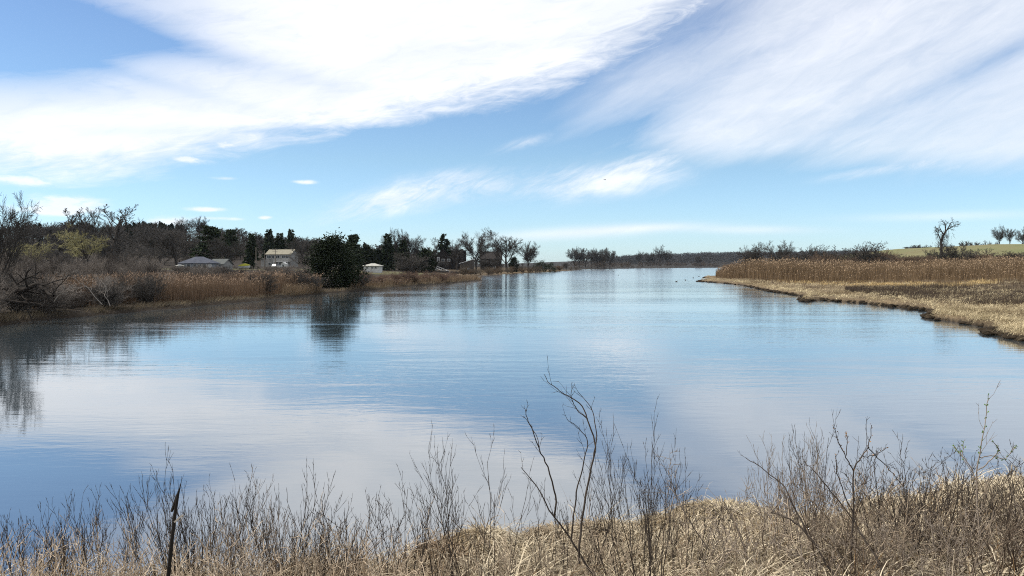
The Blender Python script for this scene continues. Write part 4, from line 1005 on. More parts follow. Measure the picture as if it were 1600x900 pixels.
# ------------------------------------------------------------------ right bank
def proj(px, py):
    px = np.asarray(px, float); py = np.asarray(py, float); z = np.full(px.shape, .5); k = (450 - py) / F; s = (-ST + k * CT) / (CT + k * ST)
    for i in range(5):
        Y = (z - CAMZ) / s; x = (px - 800) / F / (CT + k * ST) * Y; z = hfun(x, Y)
    return x, Y, z
n = 42000; px = rg.uniform(1118, 1720, n); front = np.interp(px, [1118, 1130, 1200, 1300, 1450, 1600, 1720], [262, 245, 196, 172, 152, 138, 128]) * (1 + .13 * fbm(px / 38, px * 0, 71) + .05 * RG.normal(size=n) * (RG.random(n) < .4))
Y = front + rg.random(n) ** 1.3 * np.interp(px, [1118, 1200, 1720], [60, 85, 95]); strag = RG.random(n) < .12; Y = np.where(strag, front * (1 - .14 * RG.random(n) ** 1.5), Y); x = (px - 800) / F * Y
reeds('right_reed_bed', x, Y, np.interp(px, [1118, 1140, 1170, 1260, 1400, 1720], [2.4, 4.3, 5.2, 4.1, 2.8, 3.1]) * (.5 + .5 * smooth(-.08, .05, Y / front - 1)), (.085, .058, .034), (.23, .16, .095), 'tall brown reed bed behind the marsh on the right bank', w=.026, plume=.32, seed=12)
def marsh(name, poly_rows, n, hgt, c1, c2, label, cat, w, lean, seed):
    """poly_rows: [(px, y_top, y_bottom)]"""
    rg = np.random.default_rng(seed); P = np.array(poly_rows, float); px = rg.uniform(P[0, 0], P[-1, 0], n); t = np.interp(px, P[:, 0], P[:, 1]); bt = np.interp(px, P[:, 0], P[:, 2])
    py = t + (bt - t) * rg.random(n); x, Y, z = proj(px, py); ok = (z > .14) & (Y > 20) & (Y < 300)
    return reeds(name, x[ok], Y[ok], hgt, c1, c2, label, cat, w=w, plume=0, lean=lean, seed=seed)
# clumped straw: tussock centres with many blades
def tussocks(name, cx, cy, rad, nb, L, c1, c2, label, cat, width, seed, droop=(.6, 1.1), as_mesh=False, up=(.5, 1.1), nseg=4, dome=0.0, big=0.0):
    rg = np.random.default_rng(seed); n = len(cx); tot = n * nb; i = np.repeat(np.arange(n), nb)
    a = rg.uniform(0, 6.28, tot); q = np.sqrt(rg.random(tot)) * np.broadcast_to(rad, (n,))[i]
    wind = np.stack([.35 + .5 * fbm(cx / 2.2, cy / 2.2, 61), .7 * fbm(cx / 2.2, cy / 2.2, 63)], 1)[i]
    bx = cx[i] + np.cos(a) * q; by = cy[i] + np.sin(a) * q; z = hfun(bx, by)
    keep = z > .05; bx, by, z, a, i, wind = bx[keep], by[keep], z[keep], a[keep], i[keep], wind[keep]; m = len(bx)
    dh = np.stack([np.cos(a), np.sin(a)], 1) * rg.uniform(.3, 1, m)[:, None] + wind + rg.normal(0, .25, (m, 2))
    Lb = np.broadcast_to(L, (n,))[i] * rg.uniform(.5, 1.2, m)
    k = np.clip(rg.random(m) * .7 + (fbm(bx / .8, by / .8, 65) + .3) + big * 2.2 * fbm(bx / 5, by / 5, 67), 0, 1)[:, None]; col = np.asarray(c1)[None] * (1 - k) + np.asarray(c2)[None] * k
    dark = (rg.random(m) < .12)[:, None]; col = np.where(dark, col * .45, col)
    def fl(x, y):
        return np.full(x.shape, -1e9)
    # the ground under a blade is close to the ground at its root: keep it from sinking with one lookup at the tip
    tipz = hfun(bx + dh[:, 0] * Lb * .8, by + dh[:, 1] * Lb * .8)
    dz = dome * (1 - (q[keep] / (np.broadcast_to(rad, (n,))[i] + 1e-6)) ** 2)
    V, Q, C = strips(np.stack([bx, by, z - .02 + dz], 1), dh, Lb, np.full(m, .8), rg.uniform(*up, m), rg.uniform(*droop, m), np.full(m, width) * rg.uniform(.6, 1.4, m), nseg, col, rg)
    t = np.tile(np.repeat(np.arange(nseg + 1) / nseg, 2), m); zz = np.repeat(z, 2 * (nseg + 1)) * (1 - t) + np.repeat(np.maximum(tipz, -.2), 2 * (nseg + 1)) * t
    V[:, 2] = np.maximum(V[:, 2], zz + .015 + .04 * np.repeat(rg.random(m), 2 * (nseg + 1)))
    return V, Q, C
def stuff_tuss(name, label, cat, sets):
    P = [s for s in sets]; V, Q = merge([(a, b_) for a, b_, c in P])
    return kind(link(name, new_mesh(name, V, Q, np.concatenate([c for a, b_, c in P])), MT['grass']), 'stuff', label, cat)
def field_pts(rows, n, seed):
    rg = np.random.default_rng(seed); P = np.array(rows, float); px = rg.uniform(P[0, 0], P[-1, 0], n); t = np.interp(px, P[:, 0], P[:, 1]); bt = np.interp(px, P[:, 0], P[:, 2])
    py = t + (bt - t) * rg.random(n); x, Y, z = proj(px, py); ok = (z > .1) & (Y > 20) & (Y < 320); return x[ok], Y[ok]
rows_all = [(1090, 436, 442), (1165, 437, 447), (1215, 439, 458), (1260, 440, 472), (1350, 442, 478), (1450, 445, 500), (1550, 447, 524), (1600, 447, 536), (1720, 449, 562)]
cx, cy = field_pts(rows_all, 1900, 41)
s1 = tussocks('', cx, cy, .5, 22, .7, (.26, .20, .12), (.68, .58, .38), '', '', .024, 42, dome=.25, big=1.0)
x_, y_ = field_pts([(1440, 486, 500), (1550, 480, 525), (1720, 480, 562)], 900, 43)
s2 = tussocks('', x_, y_, .42, 34, .6, (.30, .24, .14), (.70, .60, .40), '', '', .014, 44, dome=.28, big=.8)
x_, y_ = field_pts([(1215, 438, 441), (1300, 440, 446), (1450, 444, 449), (1560, 446, 450)], 900, 45)
s3 = tussocks('', x_, y_, .5, 18, .9, (.46, .33, .15), (.62, .47, .24), '', '', .026, 46)
stuff_tuss('marsh_grass', 'matted pale straw marsh grass along the right bank', 'marsh grass', [s1, s2, s3])
marsh('marsh_heath', [(1320, 452, 456), (1400, 450, 466), (1500, 450, 476), (1600, 450, 482), (1720, 450, 488)], 30000, .75, (.05, .038, .03), (.10, .078, .06), 'dark brown patch of low stems in the straw marsh', 'marsh plants', .014, .3, 47)
marsh('marsh_stems', [(1170, 438, 444), (1260, 437, 458), (1400, 440, 475), (1600, 476, 505), (1720, 480, 520)], 9000, .7, (.08, .056, .04), (.18, .125, .08), 'thin brown stems standing in the straw marsh', 'marsh plants', .014, .35, 48)
pts = []; r = random.Random(123)
for i in range(150):
    px = r.uniform(1135, 1440) if i < 110 else r.uniform(1400, 1660); Y = r.uniform(235, 330) if px < 1400 else r.uniform(226, 245)
    if px < 1180: Y = r.uniform(262, 330)
    pts.append(((px - 800) / F * Y, Y, r.uniform(4.2, 7.0) if (1225 < px < 1310 or 1330 < px < 1390) else r.uniform(3.0, 4.6), r.uniform(5.5, 10)))
scrub('right_scrub', pts, (.12, .085, .062), (.19, .135, .095), 'brown leafless scrub filling in behind the right reed bed', 'scrub', 19, keep=.85)
# sod clumps along the eroded edge
ico = []
def sod(centres, label):
    rg = np.random.default_rng(9); parts = []
    nu, nv = 10, 6
    u = np.linspace(0, 2 * math.pi, nu, endpoint=False); v = np.linspace(-1.45, 1.45, nv)
    for (x, y, s) in centres:
        U, VV = np.meshgrid(u, v, indexing='ij'); d = np.stack([np.cos(VV) * np.cos(U), np.cos(VV) * np.sin(U), np.sin(VV)], -1)
        rr_ = s * (1 + .9 * (rg.random((nu, nv)) - .5)); P = d * rr_[..., None] * np.array([1.25, 1, .5]) + np.array([x, y, .06])
        id_ = np.arange(nu * nv).reshape(nu, nv); Q = np.stack([id_[:, :-1], np.roll(id_, -1, 0)[:, :-1], np.roll(id_, -1, 0)[:, 1:], id_[:, 1:]], -1).reshape(-1, 4)
        parts.append((P.reshape(-1, 3), Q))
    V, Q = merge(parts); return V, Q
cs = []; r = random.Random(5)
for i in range(len(RSH) - 2):
    a = Vector(G(*RSH[i])); c = Vector(G(*RSH[i + 1])); L = (c - a).length; k = max(2, int(L / .75))
    if a.y > 260: continue
    for j in range(k):
        p = a.lerp(c, (j + r.random()) / k); cs.append((p.x + r.gauss(.15, .25), p.y + r.gauss(.1, .3), r.uniform(.15, .38)))
for px, py in ((1256, 470), (1262, 468), (1452, 496), (1460, 489), (1466, 487), (1552, 521), (1566, 524), (1580, 527), (1100, 434), (1108, 433), (1186, 446), (1195, 446)):
    x, y = G(px, py); cs.append((x, y, .42)); cs.append((x + .6, y + .3, .4))
V, Q = sod(cs, ''); kind(link('sod_bank', new_mesh('sod_bank', V, Q, None, True), MT['sod']), 'stuff', 'dark eroded sod clumps along the edge of the right bank', 'sod')
cx = np.array([c[0] + .2 for c in cs]); cy = np.array([c[1] + .15 for c in cs])
V, Q, C = tussocks('', cx, cy, .45, 26, .55, (.22, .17, .10), (.48, .39, .24), '', '', .016, 52, droop=(.9, 1.6))
V[:, 2] += .26
kind(link('overhanging_grass', new_mesh('overhanging_grass', V, Q, C), MT['grass']), 'stuff', 'straw overhanging the dark sod edge of the right bank', 'grass')

# ------------------------------------------------------------------ birds
def duck(px, py, rz):
    x, y = G(px, py); o = empty('duck', (x, y, 0), math.radians(rz)); tag(o, 'tiny dark duck afloat on the far open water', 'duck', 'ducks on the far water'); s = 1.15
    b = MB(); R = []
    for t, w, zc, hh in ((-.30, .02, .13, .02), (-.22, .07, .10, .05), (-.08, .11, .07, .09), (.08, .11, .07, .09), (.17, .07, .09, .07), (.20, .045, .15, .06), (.215, .045, .22, .05), (.25, .05, .27, .045), (.29, .03, .265, .03), (.31, .012, .26, .012)):
        R.append([(s * t, s * w * math.cos(a), s * (zc + hh * math.sin(a))) for a in np.linspace(0, 2 * math.pi, 9)[:-1]])
    b.rings(R); b.build('body', MT['duck'], o, True)
    b = MB(); b.rings([[(s * .30, -s * .018, s * .25), (s * .30, s * .018, s * .25), (s * .30, s * .015, s * .27), (s * .30, -s * .015, s * .27)], [(s * .36, -s * .015, s * .245), (s * .36, s * .015, s * .245), (s * .36, s * .012, s * .252), (s * .36, -s * .012, s * .252)]]); b.build('bill', MT['bill'], o)
for k, (px, py) in enumerate([(959, 424.5), (966, 430.5), (980, 422.5), (1006, 428.5), (1033, 425.5), (1057, 440.3), (1083, 434.5), (1071, 438), (1092, 432)]): duck(px, py, (k * 67) % 360)
Yb = 250; o = empty('flying_bird', (xpix(945, 281, Yb), Yb, zpix(281, Yb)), math.radians(20)); tag(o, 'lone bird gliding high above the middle of the water', 'bird')
b = MB(); R = []
for t, w in ((-.32, .02), (-.2, .06), (0, .09), (.14, .08), (.2, .055), (.27, .05), (.33, .012)): R.append([(t, w * math.cos(a), w * math.sin(a)) for a in np.linspace(0, 2 * math.pi, 9)[:-1]])
b.rings(R); b.build('body', MT['bird'], o, True)
for s in (-1, 1):
    b = MB(); lo = []
    for (y, xf, xb, zz) in ((.05, .13, -.1, .03), (.35, .2, -.05, .16), (.7, .1, -.08, .14), (.95, -.1, -.16, .06)):
        lo.append([(xf, s * y, zz), (xb, s * y, zz - .01), (xb, s * y, zz + .012), (xf, s * y, zz + .022)])
    b.rings(lo); b.build('wing', MT['bird'], o)

# ------------------------------------------------------------------ foreground: straw, shrubs, stake
n = 560; fpx = RG.uniform(-250, 1850, n); fpy = np.interp(fpx, [p[0] for p in NSH], [p[1] for p in NSH]) + RG.random(n) ** .9 * np.where(fpx > 600, 230, 120)
k = (450 - fpy) / F; z = np.full(n, .6)
for i in range(6):
    Yf = (z - CAMZ) * (CT + k * ST) / (-ST + k * CT); xf = (fpx - 800) / F / (CT + k * ST) * Yf; z = hfun(xf, Yf)
ok = (Yf > 5.2) & (Yf < 22) & (z > .08) & ((fpx > 560) | (RG.random(n) < .55))
xf, Yf = xf[ok], Yf[ok]
hump = .35 + 1.9 * np.clip(fbm(xf / 1.1, Yf / 1.1, 91) * 1.4 + .5, 0, 1)
s1 = tussocks('', xf, Yf, .27, 78, .5 * hump, (.18, .14, .095), (.78, .68, .51), '', '', .0098, 92, up=(.2, 1.0), droop=(.5, 1.3), dome=.16)
sel = RG.random(len(xf)) < .4
s2 = tussocks('', xf[sel] + .1, Yf[sel], .3, 40, .45 * hump[sel], (.10, .065, .04), (.28, .18, .09), '', '', .006, 94, up=(.6, 1.2), droop=(.3, .8))
rg = np.random.default_rng(314); n = 330; qx = rg.uniform(640, 1800, n); qd = np.array([np.interp(q, [p[0] for p in NSH], [G(*p)[1] for p in NSH]) for q in qx]) - rg.uniform(-.1, 4.2, n)
s3 = tussocks('', (qx - 800) / F * qd, qd, .27, 66, .55 * (.5 + 1.3 * rg.random(n)), (.18, .14, .095), (.76, .66, .49), '', '', .0095, 96, up=(.2, 1.0), droop=(.5, 1.3), dome=.12)
stuff_tuss('dry_grass', 'matted pale dry grass over the near bank', 'grass', [s1, s2, s3])
# two grass hummocks that stand out at the waters edge
def hummock(px, py, R, H, label, seed, c1, c2):
    x, y = G(px, py, .15); rg = np.random.default_rng(seed); o = empty('grass_hummock', (x, y, h1(x, y))); tag(o, label, 'hummock', 'grass hummocks at the near waterline')
    c1 = [a * q for a, q in zip(c1, (1.05, 1.08, 1.22))]; c2 = [a * q for a, q in zip(c2, (1.12, 1.16, 1.3))]
    nu, nv = 18, 7; P = np.zeros((nu, nv, 3))
    for j in range(nv):
        t = j / (nv - 1) * 1.5
        for i in range(nu):
            a = i / nu * 6.283; q = 1 + .18 * math.sin(3 * a + seed) + .1 * rg.random(); P[i, j] = (.92 * R * math.cos(t) * math.cos(a) * q, R * math.cos(t) * math.sin(a) * q, H * math.sin(t) - .12 * (j == 0))
    id_ = np.arange(nu * nv).reshape(nu, nv); Q = np.stack([id_[:, :-1], np.roll(id_, -1, 0)[:, :-1], np.roll(id_, -1, 0)[:, 1:], id_[:, 1:]], -1).reshape(-1, 4)
    link('sod_core', new_mesh('sod_core', P.reshape(-1, 3), Q, None, True), MT['sod'], o)
    m = 2600; a = rg.uniform(0, 6.28, m); t = rg.random(m) ** .5; bx = R * .95 * np.sqrt(1 - t * t) * np.cos(a); by = R * .95 * np.sqrt(1 - t * t) * np.sin(a); bz = H * t * .97
    dh = np.stack([np.cos(a), np.sin(a)], 1) * rg.uniform(.4, .9, m)[:, None] + rg.normal(0, .22, (m, 2)); kk = np.clip(rg.random(m) * .8 + .3 * np.cos(a - 0.2), 0, 1)[:, None]
    col = np.asarray(c1)[None] * (1 - kk) + np.asarray(c2)[None] * kk
    V, Q, C = strips(np.stack([bx, by, bz], 1), dh, rg.uniform(.22, .7, m), np.full(m, .8), rg.uniform(.15, .65, m), rg.uniform(.6, 1.4, m), rg.uniform(.006, .012, m), 5, col, rg)
    V[:, 2] = np.maximum(V[:, 2], -.1)
    link('straw', new_mesh('straw', V, Q, C), MT['grass'], o)
hummock(757, 880, .42, .30, 'pale rounded grass hummock at the waters edge left of the tall curved shrub', 1, (.33, .25, .14), (.60, .52, .36))
hummock(700, 892, .40, .22, 'brown flattened grass hummock just left of the pale rounded one', 2, (.20, .14, .08), (.38, .28, .17))
hummock(872, 872, .55, .28, 'broad shaggy grass hummock under the tall curved shrub', 3, (.30, .23, .14), (.55, .46, .31))
hummock(945, 864, .55, .26, 'straw hummock right of the tall curved shrub', 5, (.30, .23, .14), (.53, .44, .29))
hummock(1135, 838, .75, .22, 'wide combed straw hummock overhanging a dark hollow at the waterline', 7, (.36, .28, .16), (.60, .51, .34))
hummock(1065, 848, .55, .20, 'straw hummock left of the wide combed hummock', 8, (.33, .26, .15), (.56, .47, .31))

P_BROOM = dict(n=[8, 6, 4, 3], wob=[.05, .05, .06, .08], up=[.05, .13, .12, .08], nc=[6, 3, 1, 0], st=[.2, .2, .3, 0], ang=[24, 22, 22, 0], len=[.58, .52, .5, 0], tap=[.5, .4, .3, 0], rr=[.6, .65, .7, 0], rmin=.0025, tip=.35)
P_TANGLE = dict(n=[8, 6, 4, 3], wob=[.10, .14, .17, .2], up=[-.02, .03, .0, 0], nc=[5, 4, 2, 0], st=[.2, .2, .15, 0], ang=[42, 46, 44, 0], len=[.55, .5, .5, 0], tap=[.4, .3, .3, 0], rr=[.65, .65, .7, 0], rmin=.0036, tip=.4)
P_FORK = dict(n=[8, 6, 4, 3], wob=[.06, .08, .10, .14], up=[.04, .09, .08, .05], nc=[5, 3, 2, 0], st=[.35, .3, .2, 0], ang=[32, 34, 36, 0], len=[.55, .5, .45, 0], tap=[.45, .3, .3, 0], rr=[.65, .65, .7, 0], rmin=.003, tip=.35)
FS = 'bare shrubs on the near bank'
def shrub(px, Y, ytop, stems, spread, lean, label, prm=P_BROOM, m='stem_dark', seed=0, rad=.008, foot=.22, name='bare_shrub', group=FS):
    x = (px - 800) / F * Y; z = max(h1(x, Y), 0); H = zpix(ytop, Y) - z; r = random.Random(seed + 1000); S = Segs()
    cut = []
    for s in range(stems):
        cut.append(len(S.d)); a = r.uniform(0, 6.28); q = math.sqrt(r.random()) * foot
        d = Vector((math.cos(a) * q / foot * spread + lean, math.sin(a) * q / foot * spread, 1)); L = H * r.uniform(.58, .95) * (.93 if s else 1.04)
        grow(S, r, (math.cos(a) * q, math.sin(a) * q, -.1), d, L, rad * r.uniform(.7, 1.15), 0, prm)
    A = S.arr(); o = empty(name, (x, Y, z)); tag(o, label, 'shrub', group)
    cut.append(len(A))
    for a, c in zip(cut, cut[1:]):
        B = A[a:c]; link('stem', new_mesh('stem', *seg_mesh(B[B[:, 0] == 0], 5), smooth_shade=True), MT[m], o)
    link('twigs', new_mesh('twigs', *seg_mesh(A[A[:, 0] > 0], 3), smooth_shade=True), MT[m], o)
    return o
SH = [
    (-5, 8.6, 800, 6, .3, .02, 'sparse thin twigs at the left edge of the photo by the water', P_BROOM, 'stem_dark'),
    (58, 9.0, 775, 9, .35, -.05, 'slender dark shrub second from the left edge', P_BROOM, 'stem_dark'),
    (92, 8.4, 770, 9, .35, -.03, 'upright dark shrub halfway between the left edge and the pale tangle', P_BROOM, 'stem_dark'),
    (150, 8.8, 752, 12, .35, -.06, 'bushy dark shrub rising behind the pale tangled deadwood', P_BROOM, 'stem_dark'),
    (130, 8.0, 835, 11, .9, .0, 'pale bleached tangle of dead stems low at the left', P_TANGLE, 'stem_pale'),
    (272, 8.6, 716, 16, .3, -.30, 'wind-swept shrub fanning to the left beside the black stake', P_BROOM, 'stem_dark'),
    (318, 8.8, 732, 14, .35, -.04, 'dense upright shrub just right of the black stake', P_BROOM, 'stem_dark'),
    (368, 8.3, 742, 14, .35, .05, 'grey-stemmed shrub second to the right of the black stake', P_BROOM, 'stem_grey'),
    (255, 7.8, 820, 9, .8, .0, 'pale dry tangle at the foot of the black stake', P_TANGLE, 'stem_pale'),
    (425, 8.7, 738, 12, .35, .08, 'shrub with one long hooked twig left of centre', P_BROOM, 'stem_dark'),
    (480, 8.4, 735, 12, .4, .03, 'shrub with a leaning bent top twig between the hooked-twig shrub and the thorny one', P_BROOM, 'stem_dark'),
    (400, 7.7, 830, 10, .8, .0, 'grey crossing dead stems low under the hooked-twig shrub', P_TANGLE, 'stem_grey'),
    (540, 8.6, 790, 9, .35, .0, 'short even clump of twigs right of the bent-top shrub', P_BROOM, 'stem_dark'),
    (588, 8.3, 742, 6, .4, .06, 'open forked shrub with a few long twigs left of the brown hummock', P_FORK, 'stem_dark'),
    (646, 8.5, 738, 10, .35, -.02, 'upright shrub in front of the brown flattened hummock', P_BROOM, 'stem_dark'),
    (735, 8.2, 672, 11, .28, -.08, 'tall broom-like shrub in front of the pale rounded hummock', P_BROOM, 'stem_dark'),
    (880, 8.6, 742, 9, .3, .0, 'short broom-like shrub behind the tall curved shrub', P_BROOM, 'stem_dark'),
    (1005, 8.0, 652, 13, .3, -.10, 'dark many-stemmed shrub right of the tall curved shrub', P_BROOM, 'stem_dark'),
    (1050, 8.6, 700, 12, .3, .03, 'fine twiggy shrub leaning right of the dark many-stemmed shrub', P_BROOM, 'stem_dark'),
    (1110, 8.2, 760, 6, .5, .1, 'pale sprawling stems across the combed straw hummock', P_TANGLE, 'stem_grey'),
    (1185, 8.6, 702, 8, .5, -.16, 'grey angular shrub reaching left above the dark hollow', P_TANGLE, 'stem_grey'),
    (1240, 9.0, 656, 13, .3, .0, 'feathery pale-based shrub with the highest fine twigs right of centre', P_BROOM, 'stem_grey'),
    (1290, 9.2, 662, 10, .3, -.02, 'fine upright shrub between the feathery shrub and the budding sapling', P_BROOM, 'stem_dark'),
    (1420, 8.6, 690, 15, .45, .0, 'dark bramble-like shrub right of the budding sapling', P_FORK, 'stem_dark'),
    (1470, 9.0, 696, 16, .4, .0, 'dense dark twigs between the budding sapling and the green-leafed sapling', P_FORK, 'stem_dark'),
    (1580, 8.8, 682, 14, .4, -.05, 'dark shrub at the right edge of the photo', P_FORK, 'stem_dark'),
    (1390, 7.6, 790, 14, .7, .0, 'dry brown tangle low in front of the budding sapling', P_TANGLE, 'stem_grey'),
    (1500, 7.6, 780, 16, .7, -.1, 'dry brown tangle low at the right under the green-leafed sapling', P_TANGLE, 'stem_grey'),
    (1610, 7.8, 770, 14, .7, -.1, 'dry grey tangle in the bottom right corner', P_TANGLE, 'stem_grey'),
    (1270, 7.5, 830, 12, .7, .0, 'loose dry stems at the bottom below the feathery shrub', P_TANGLE, 'stem_grey'),
]
for i, (px, Y, yt, st, sp, ln, lab, prm, m) in enumerate(SH):
    shrub(px, Y, yt, st, sp, ln, lab, prm, m, seed=i * 13, foot=.34 if prm is not P_TANGLE else .5, rad=.0062 if prm is P_BROOM else .0088)
# traced plants of the foreground (each path is a stem in space, depth varied)
def sapling(name, base, paths, label, m, prm, seed, r0=.011, buds=None, leaves=False, group=FS):
    r = random.Random(seed); S = Segs(); cut = []; Y0 = base[1]; x0 = (base[0] - 800) / F * Y0; z0 = h1(x0, Y0); B = []
    o = empty(name, (x0, Y0, z0)); tag(o, label, 'shrub' if name != 'sapling' else 'sapling', group)
    for path, ra, rb, dd in paths:
        W = []; cut.append(len(S.d))
        for i, (a, c) in enumerate(path):
            d = Y0 + dd * i / max(1, len(path) - 1); W.append(Vector((xpix(a, c, d) - x0, d - Y0, zpix(c, d) - z0)))
        # Catmull-Rom smoothing
        Pn = [W[0]] + W + [W[-1]]; out = []
        for i in range(1, len(Pn) - 2):
            p0, p1, p2, p3 = Pn[i - 1:i + 3]
            for k in range(4):
                t = k / 4; out.append(.5 * (2 * p1 + (p2 - p0) * t + (2 * p0 - 5 * p1 + 4 * p2 - p3) * t * t + (3 * p1 - p0 - 3 * p2 + p3) * t ** 3) + rv(r) * .004)
        out.append(W[-1]); W = out
        D = [(W[min(i + 1, len(W) - 1)] - W[max(i - 1, 0)]).normalized() for i in range(len(W))]; R = [ra + (rb - ra) * i / (len(W) - 1) for i in range(len(W))]
        for i in range(len(W) - 1): S.add(0, W[i], W[i + 1], R[i], R[i + 1], D[i], D[i + 1])
        ln = sum((W[i + 1] - W[i]).length for i in range(len(W) - 1)); branch(S, r, W, D, R, ln, 0, prm)
        if buds or leaves: B += [(W[i], D[i]) for i in range(len(W) // 2, len(W))]
    A = S.arr()
    for a_, c_ in zip(cut, cut[1:] + [len(A)]):
        B_ = A[a_:c_]; link('stem', new_mesh('stem', *seg_mesh(B_[B_[:, 0] == 0], 6), smooth_shade=True), MT[m], o)
    if (A[:, 0] > 0).any(): link('twigs', new_mesh('twigs', *seg_mesh(A[A[:, 0] > 0], 3), smooth_shade=True), MT[m], o)
    if B:
        C = []; Dd = []
        for p, d in B:
            for k in range(3 if leaves else 2): C.append(tuple(p + rv(r) * .006)); Dd.append(tuple(d * .8 + rv(r) * .6))
        rg = np.random.default_rng(seed); s = (.021 if leaves else .018) * rg.uniform(.6, 1.3, len(C)); ps = [tufts(np.array(C), np.array(Dd), s, s * .6, rg), tufts(np.array(C), np.array(Dd), s, s * .6, rg)]
        link('leaves' if leaves else 'buds', new_mesh('leaves', *merge(ps)), MT['leaf' if leaves else 'bud'], o)
    return o
SP = dict(n=[1, 5, 3], wob=[0, .12, .18], up=[0, .14, .1], nc=[4, 2, 0], st=[.45, .3, 0], ang=[32, 35, 0], len=[.22, .4, 0], tap=[.4, .3, 0], rr=[.5, .6, 0], rmin=.0024, tip=.4)
sapling('curved_shrub', (935, 7.6), [
    ([(938, 915), (915, 880), (890, 840), (866, 808), (838, 760), (814, 730)], .013, .003, .2),
    ([(866, 808), (868, 775), (855, 730), (842, 700), (826, 660), (822, 640)], .009, .0025, -.3),
    ([(842, 700), (838, 680), (818, 650)], .004, .002, .1),
    ([(905, 880), (908, 820), (916, 770), (926, 720), (930, 690), (918, 655), (905, 630), (880, 615), (860, 600), (850, 585)], .011, .0025, .4),
    ([(926, 720), (931, 690), (928, 650), (918, 630), (903, 612)], .006, .0022, .2),
    ([(918, 655), (902, 640), (893, 622), (895, 602)], .005, .002, -.2),
    ([(893, 845), (898, 790), (905, 750), (914, 715), (918, 690), (905, 670), (886, 655)], .008, .0022, -.3)],
    'tall dark shrub of long curved branches standing highest over the water', 'stem_dark', SP, 5)
sapling('sapling', (1332, 7.9), [
    ([(1330, 915), (1331, 860), (1333, 800), (1334, 735), (1345, 715), (1356, 698), (1362, 664)], .011, .003, .2),
    ([(1334, 735), (1326, 722), (1318, 705), (1308, 688), (1302, 668)], .006, .003, -.1),
    ([(1322, 712), (1324, 692), (1322, 676)], .004, .0028, .1),
    ([(1356, 698), (1372, 716), (1390, 735), (1410, 758)], .005, .003, .3),
    ([(1346, 713), (1366, 712), (1385, 700)], .004, .0025, .2),
    ([(1333, 800), (1318, 770), (1308, 740), (1306, 712)], .006, .003, -.3)],
    'budding brown sapling with a straight stem and forked top', 'stem_dark', SP, 7, buds=True)
sapling('sapling', (1520, 8.2), [
    ([(1528, 905), (1530, 830), (1526, 750), (1532, 700), (1540, 655), (1544, 618)], .010, .003, .2),
    ([(1526, 750), (1512, 722), (1498, 708), (1492, 698)], .006, .003, .2),
    ([(1528, 735), (1545, 722), (1560, 705), (1552, 690)], .006, .003, -.2),
    ([(1530, 715), (1548, 712), (1570, 716), (1588, 698)], .005, .003, .1),
    ([(1520, 740), (1505, 715), (1505, 690)], .004, .0025, .1)],
    'slender sapling breaking into green leaf near the right edge', 'stem_grey', SP, 9, leaves=True)
sapling('curved_shrub', (1290, 7.4), [
    ([(1310, 915), (1285, 870), (1262, 835), (1235, 812), (1205, 800)], .010, .005, .3),
    ([(1262, 835), (1240, 790), (1225, 760), (1195, 735), (1165, 715)], .008, .003, .4),
    ([(1385, 915), (1368, 870), (1352, 845), (1335, 815), (1300, 770), (1270, 735), (1255, 720)], .010, .003, .5)],
    'long arching dark stems sweeping left across the hollow', 'stem_dark', SP, 15)
# black broken stake
def stake():
    Y = 6.2; x0 = xpix(262, 920, Y); z0 = h1(x0, Y); o = empty('wooden_stake', (x0, Y, z0)); tag(o, 'black broken wooden stake standing among the left shrubs', 'stake'); r = random.Random(3)
    W = [Vector((xpix(a, c, Y) - x0, 0, zpix(c, Y) - z0)) for a, c in ((259, 960), (263, 900), (268, 850), (272, 815), (276, 785), (279, 768))]
    W[0].z = min(W[0].z, -.1); R = [.0165, .0155, .0145, .013, .0115, .009]; b = MB(); rings = []
    for w, q in zip(W, R): rings.append([(w.x + q * math.cos(a) * (1 + r.uniform(-.15, .15)), w.y + q * math.sin(a) * (1 + r.uniform(-.15, .15)), w.z) for a in np.linspace(0, 2 * math.pi, 9)[:-1]])
    tip = Vector((xpix(283, 752, Y) - x0, 0, zpix(752, Y) - z0)); rings.append([(tip.x + .004 * math.cos(a), .004 * math.sin(a), tip.z - (.03 if math.cos(a) < 0 else 0)) for a in np.linspace(0, 2 * math.pi, 9)[:-1]])
    b.rings(rings); b.build('shaft', MT['log'], o, True)
    b = MB(); b.bar(W[5] + Vector((-.005, 0, -.02)), Vector((xpix(264, 802, Y) - x0, .05, zpix(802, Y) - z0)), .016, .014); b.build('splinter', MT['log'], o)
    b = MB(); b.bar(W[3] + Vector((.008, -.01, 0)), Vector((xpix(288, 804, Y) - x0, -.03, zpix(803, Y) - z0)), .012, .012); b.build('stub', MT['stem_pale'], o)
stake()
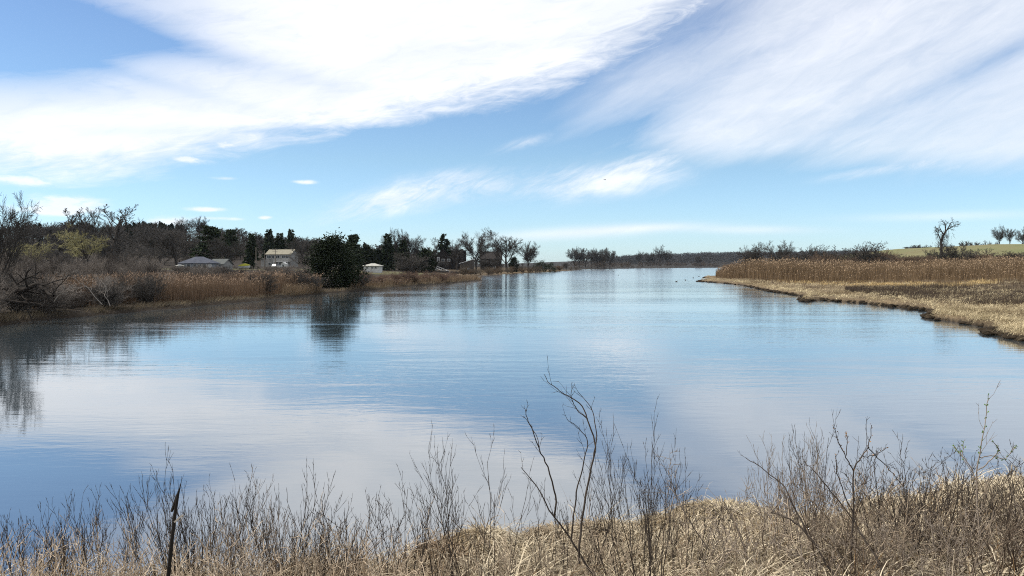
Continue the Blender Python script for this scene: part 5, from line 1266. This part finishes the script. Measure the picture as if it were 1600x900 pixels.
# low tangle of stems under the shrubs that nobody could count
r = random.Random(91); S = Segs()
for i in range(820):
    px = r.uniform(-40, 1640) if i < 250 else (r.uniform(1280, 1660) if i < 480 else r.uniform(-60, 700)); Y = r.uniform(7.0, 9.8) if i < 480 else r.uniform(6.6, 9.0)
    if i == 250: RIGHT0 = len(S.d)
    if i == 480: LEFT0 = len(S.d)
    x = (px - 800) / F * Y; z = h1(x, Y)
    if z < .02: z = 0
    tall = r.random() < .55
    grow(S, r, (x, Y, z - .05), Vector((r.gauss(0, .45), r.gauss(0, .4), 1)), r.uniform(.35, .95) * (1.15 if px > 1280 else 1.0 if i >= 480 else 1), r.uniform(.0045, .0095), 0,
         dict(n=[5, 4, 2], wob=[.12, .16, .2], up=[.02, .06, .05], nc=[4, 2, 0], st=[.3, .2, 0], ang=[34, 36, 0], len=[.45, .45, 0], tap=[.4, .3, 0], rr=[.65, .7, 0], rmin=.0034, tip=.4))
A = S.arr(); V, Q = seg_mesh(A, 3); nc_ = len(A); kk = np.clip(np.random.default_rng(3).random(nc_) * .3 + (fbm(A[:, 1] / .9, A[:, 2] / .9, 13) + .5) * .9, 0, 1)[:, None]
kk = kk - .38 * ((np.arange(nc_) > RIGHT0) & (np.arange(nc_) < LEFT0))[:, None]
kk = np.clip(kk + .55 * (np.arange(nc_) > LEFT0)[:, None] * np.random.default_rng(4).random((nc_, 1)), 0, 1)
cc = np.array([.06, .042, .03])[None] * (1 - kk) + np.array([.60, .48, .35])[None] * kk
kind(link('undergrowth', new_mesh('undergrowth', V, Q, np.repeat(cc, 6, axis=0), True), MT['wood_mass']), 'stuff', 'tangle of thin dead stems under the near shrubs', 'undergrowth')
HTOP = max(float(np.max(fz)), CAMZ) + 21
b = MB(); b.box(-6200, 6200, -6200, 6200, -3.2, HTOP)
hz = bpy.data.materials.new('haze'); hz.use_nodes = True; nt = hz.node_tree; nt.nodes.clear(); pv = nt.nodes.new('ShaderNodeVolumePrincipled')
pv.inputs['Color'].default_value = (.72, .84, 1, 1); pv.inputs['Density'].default_value = 2.2e-5; pv.inputs['Anisotropy'].default_value = .1
mo = nt.nodes.new('ShaderNodeOutputMaterial'); nt.links.new(pv.outputs[0], mo.inputs['Volume'])
kind(b.build('haze', hz), 'stuff', 'thin blue air over the whole estuary', 'haze')
print('polys', sum(len(m.polygons) for m in bpy.data.meshes))
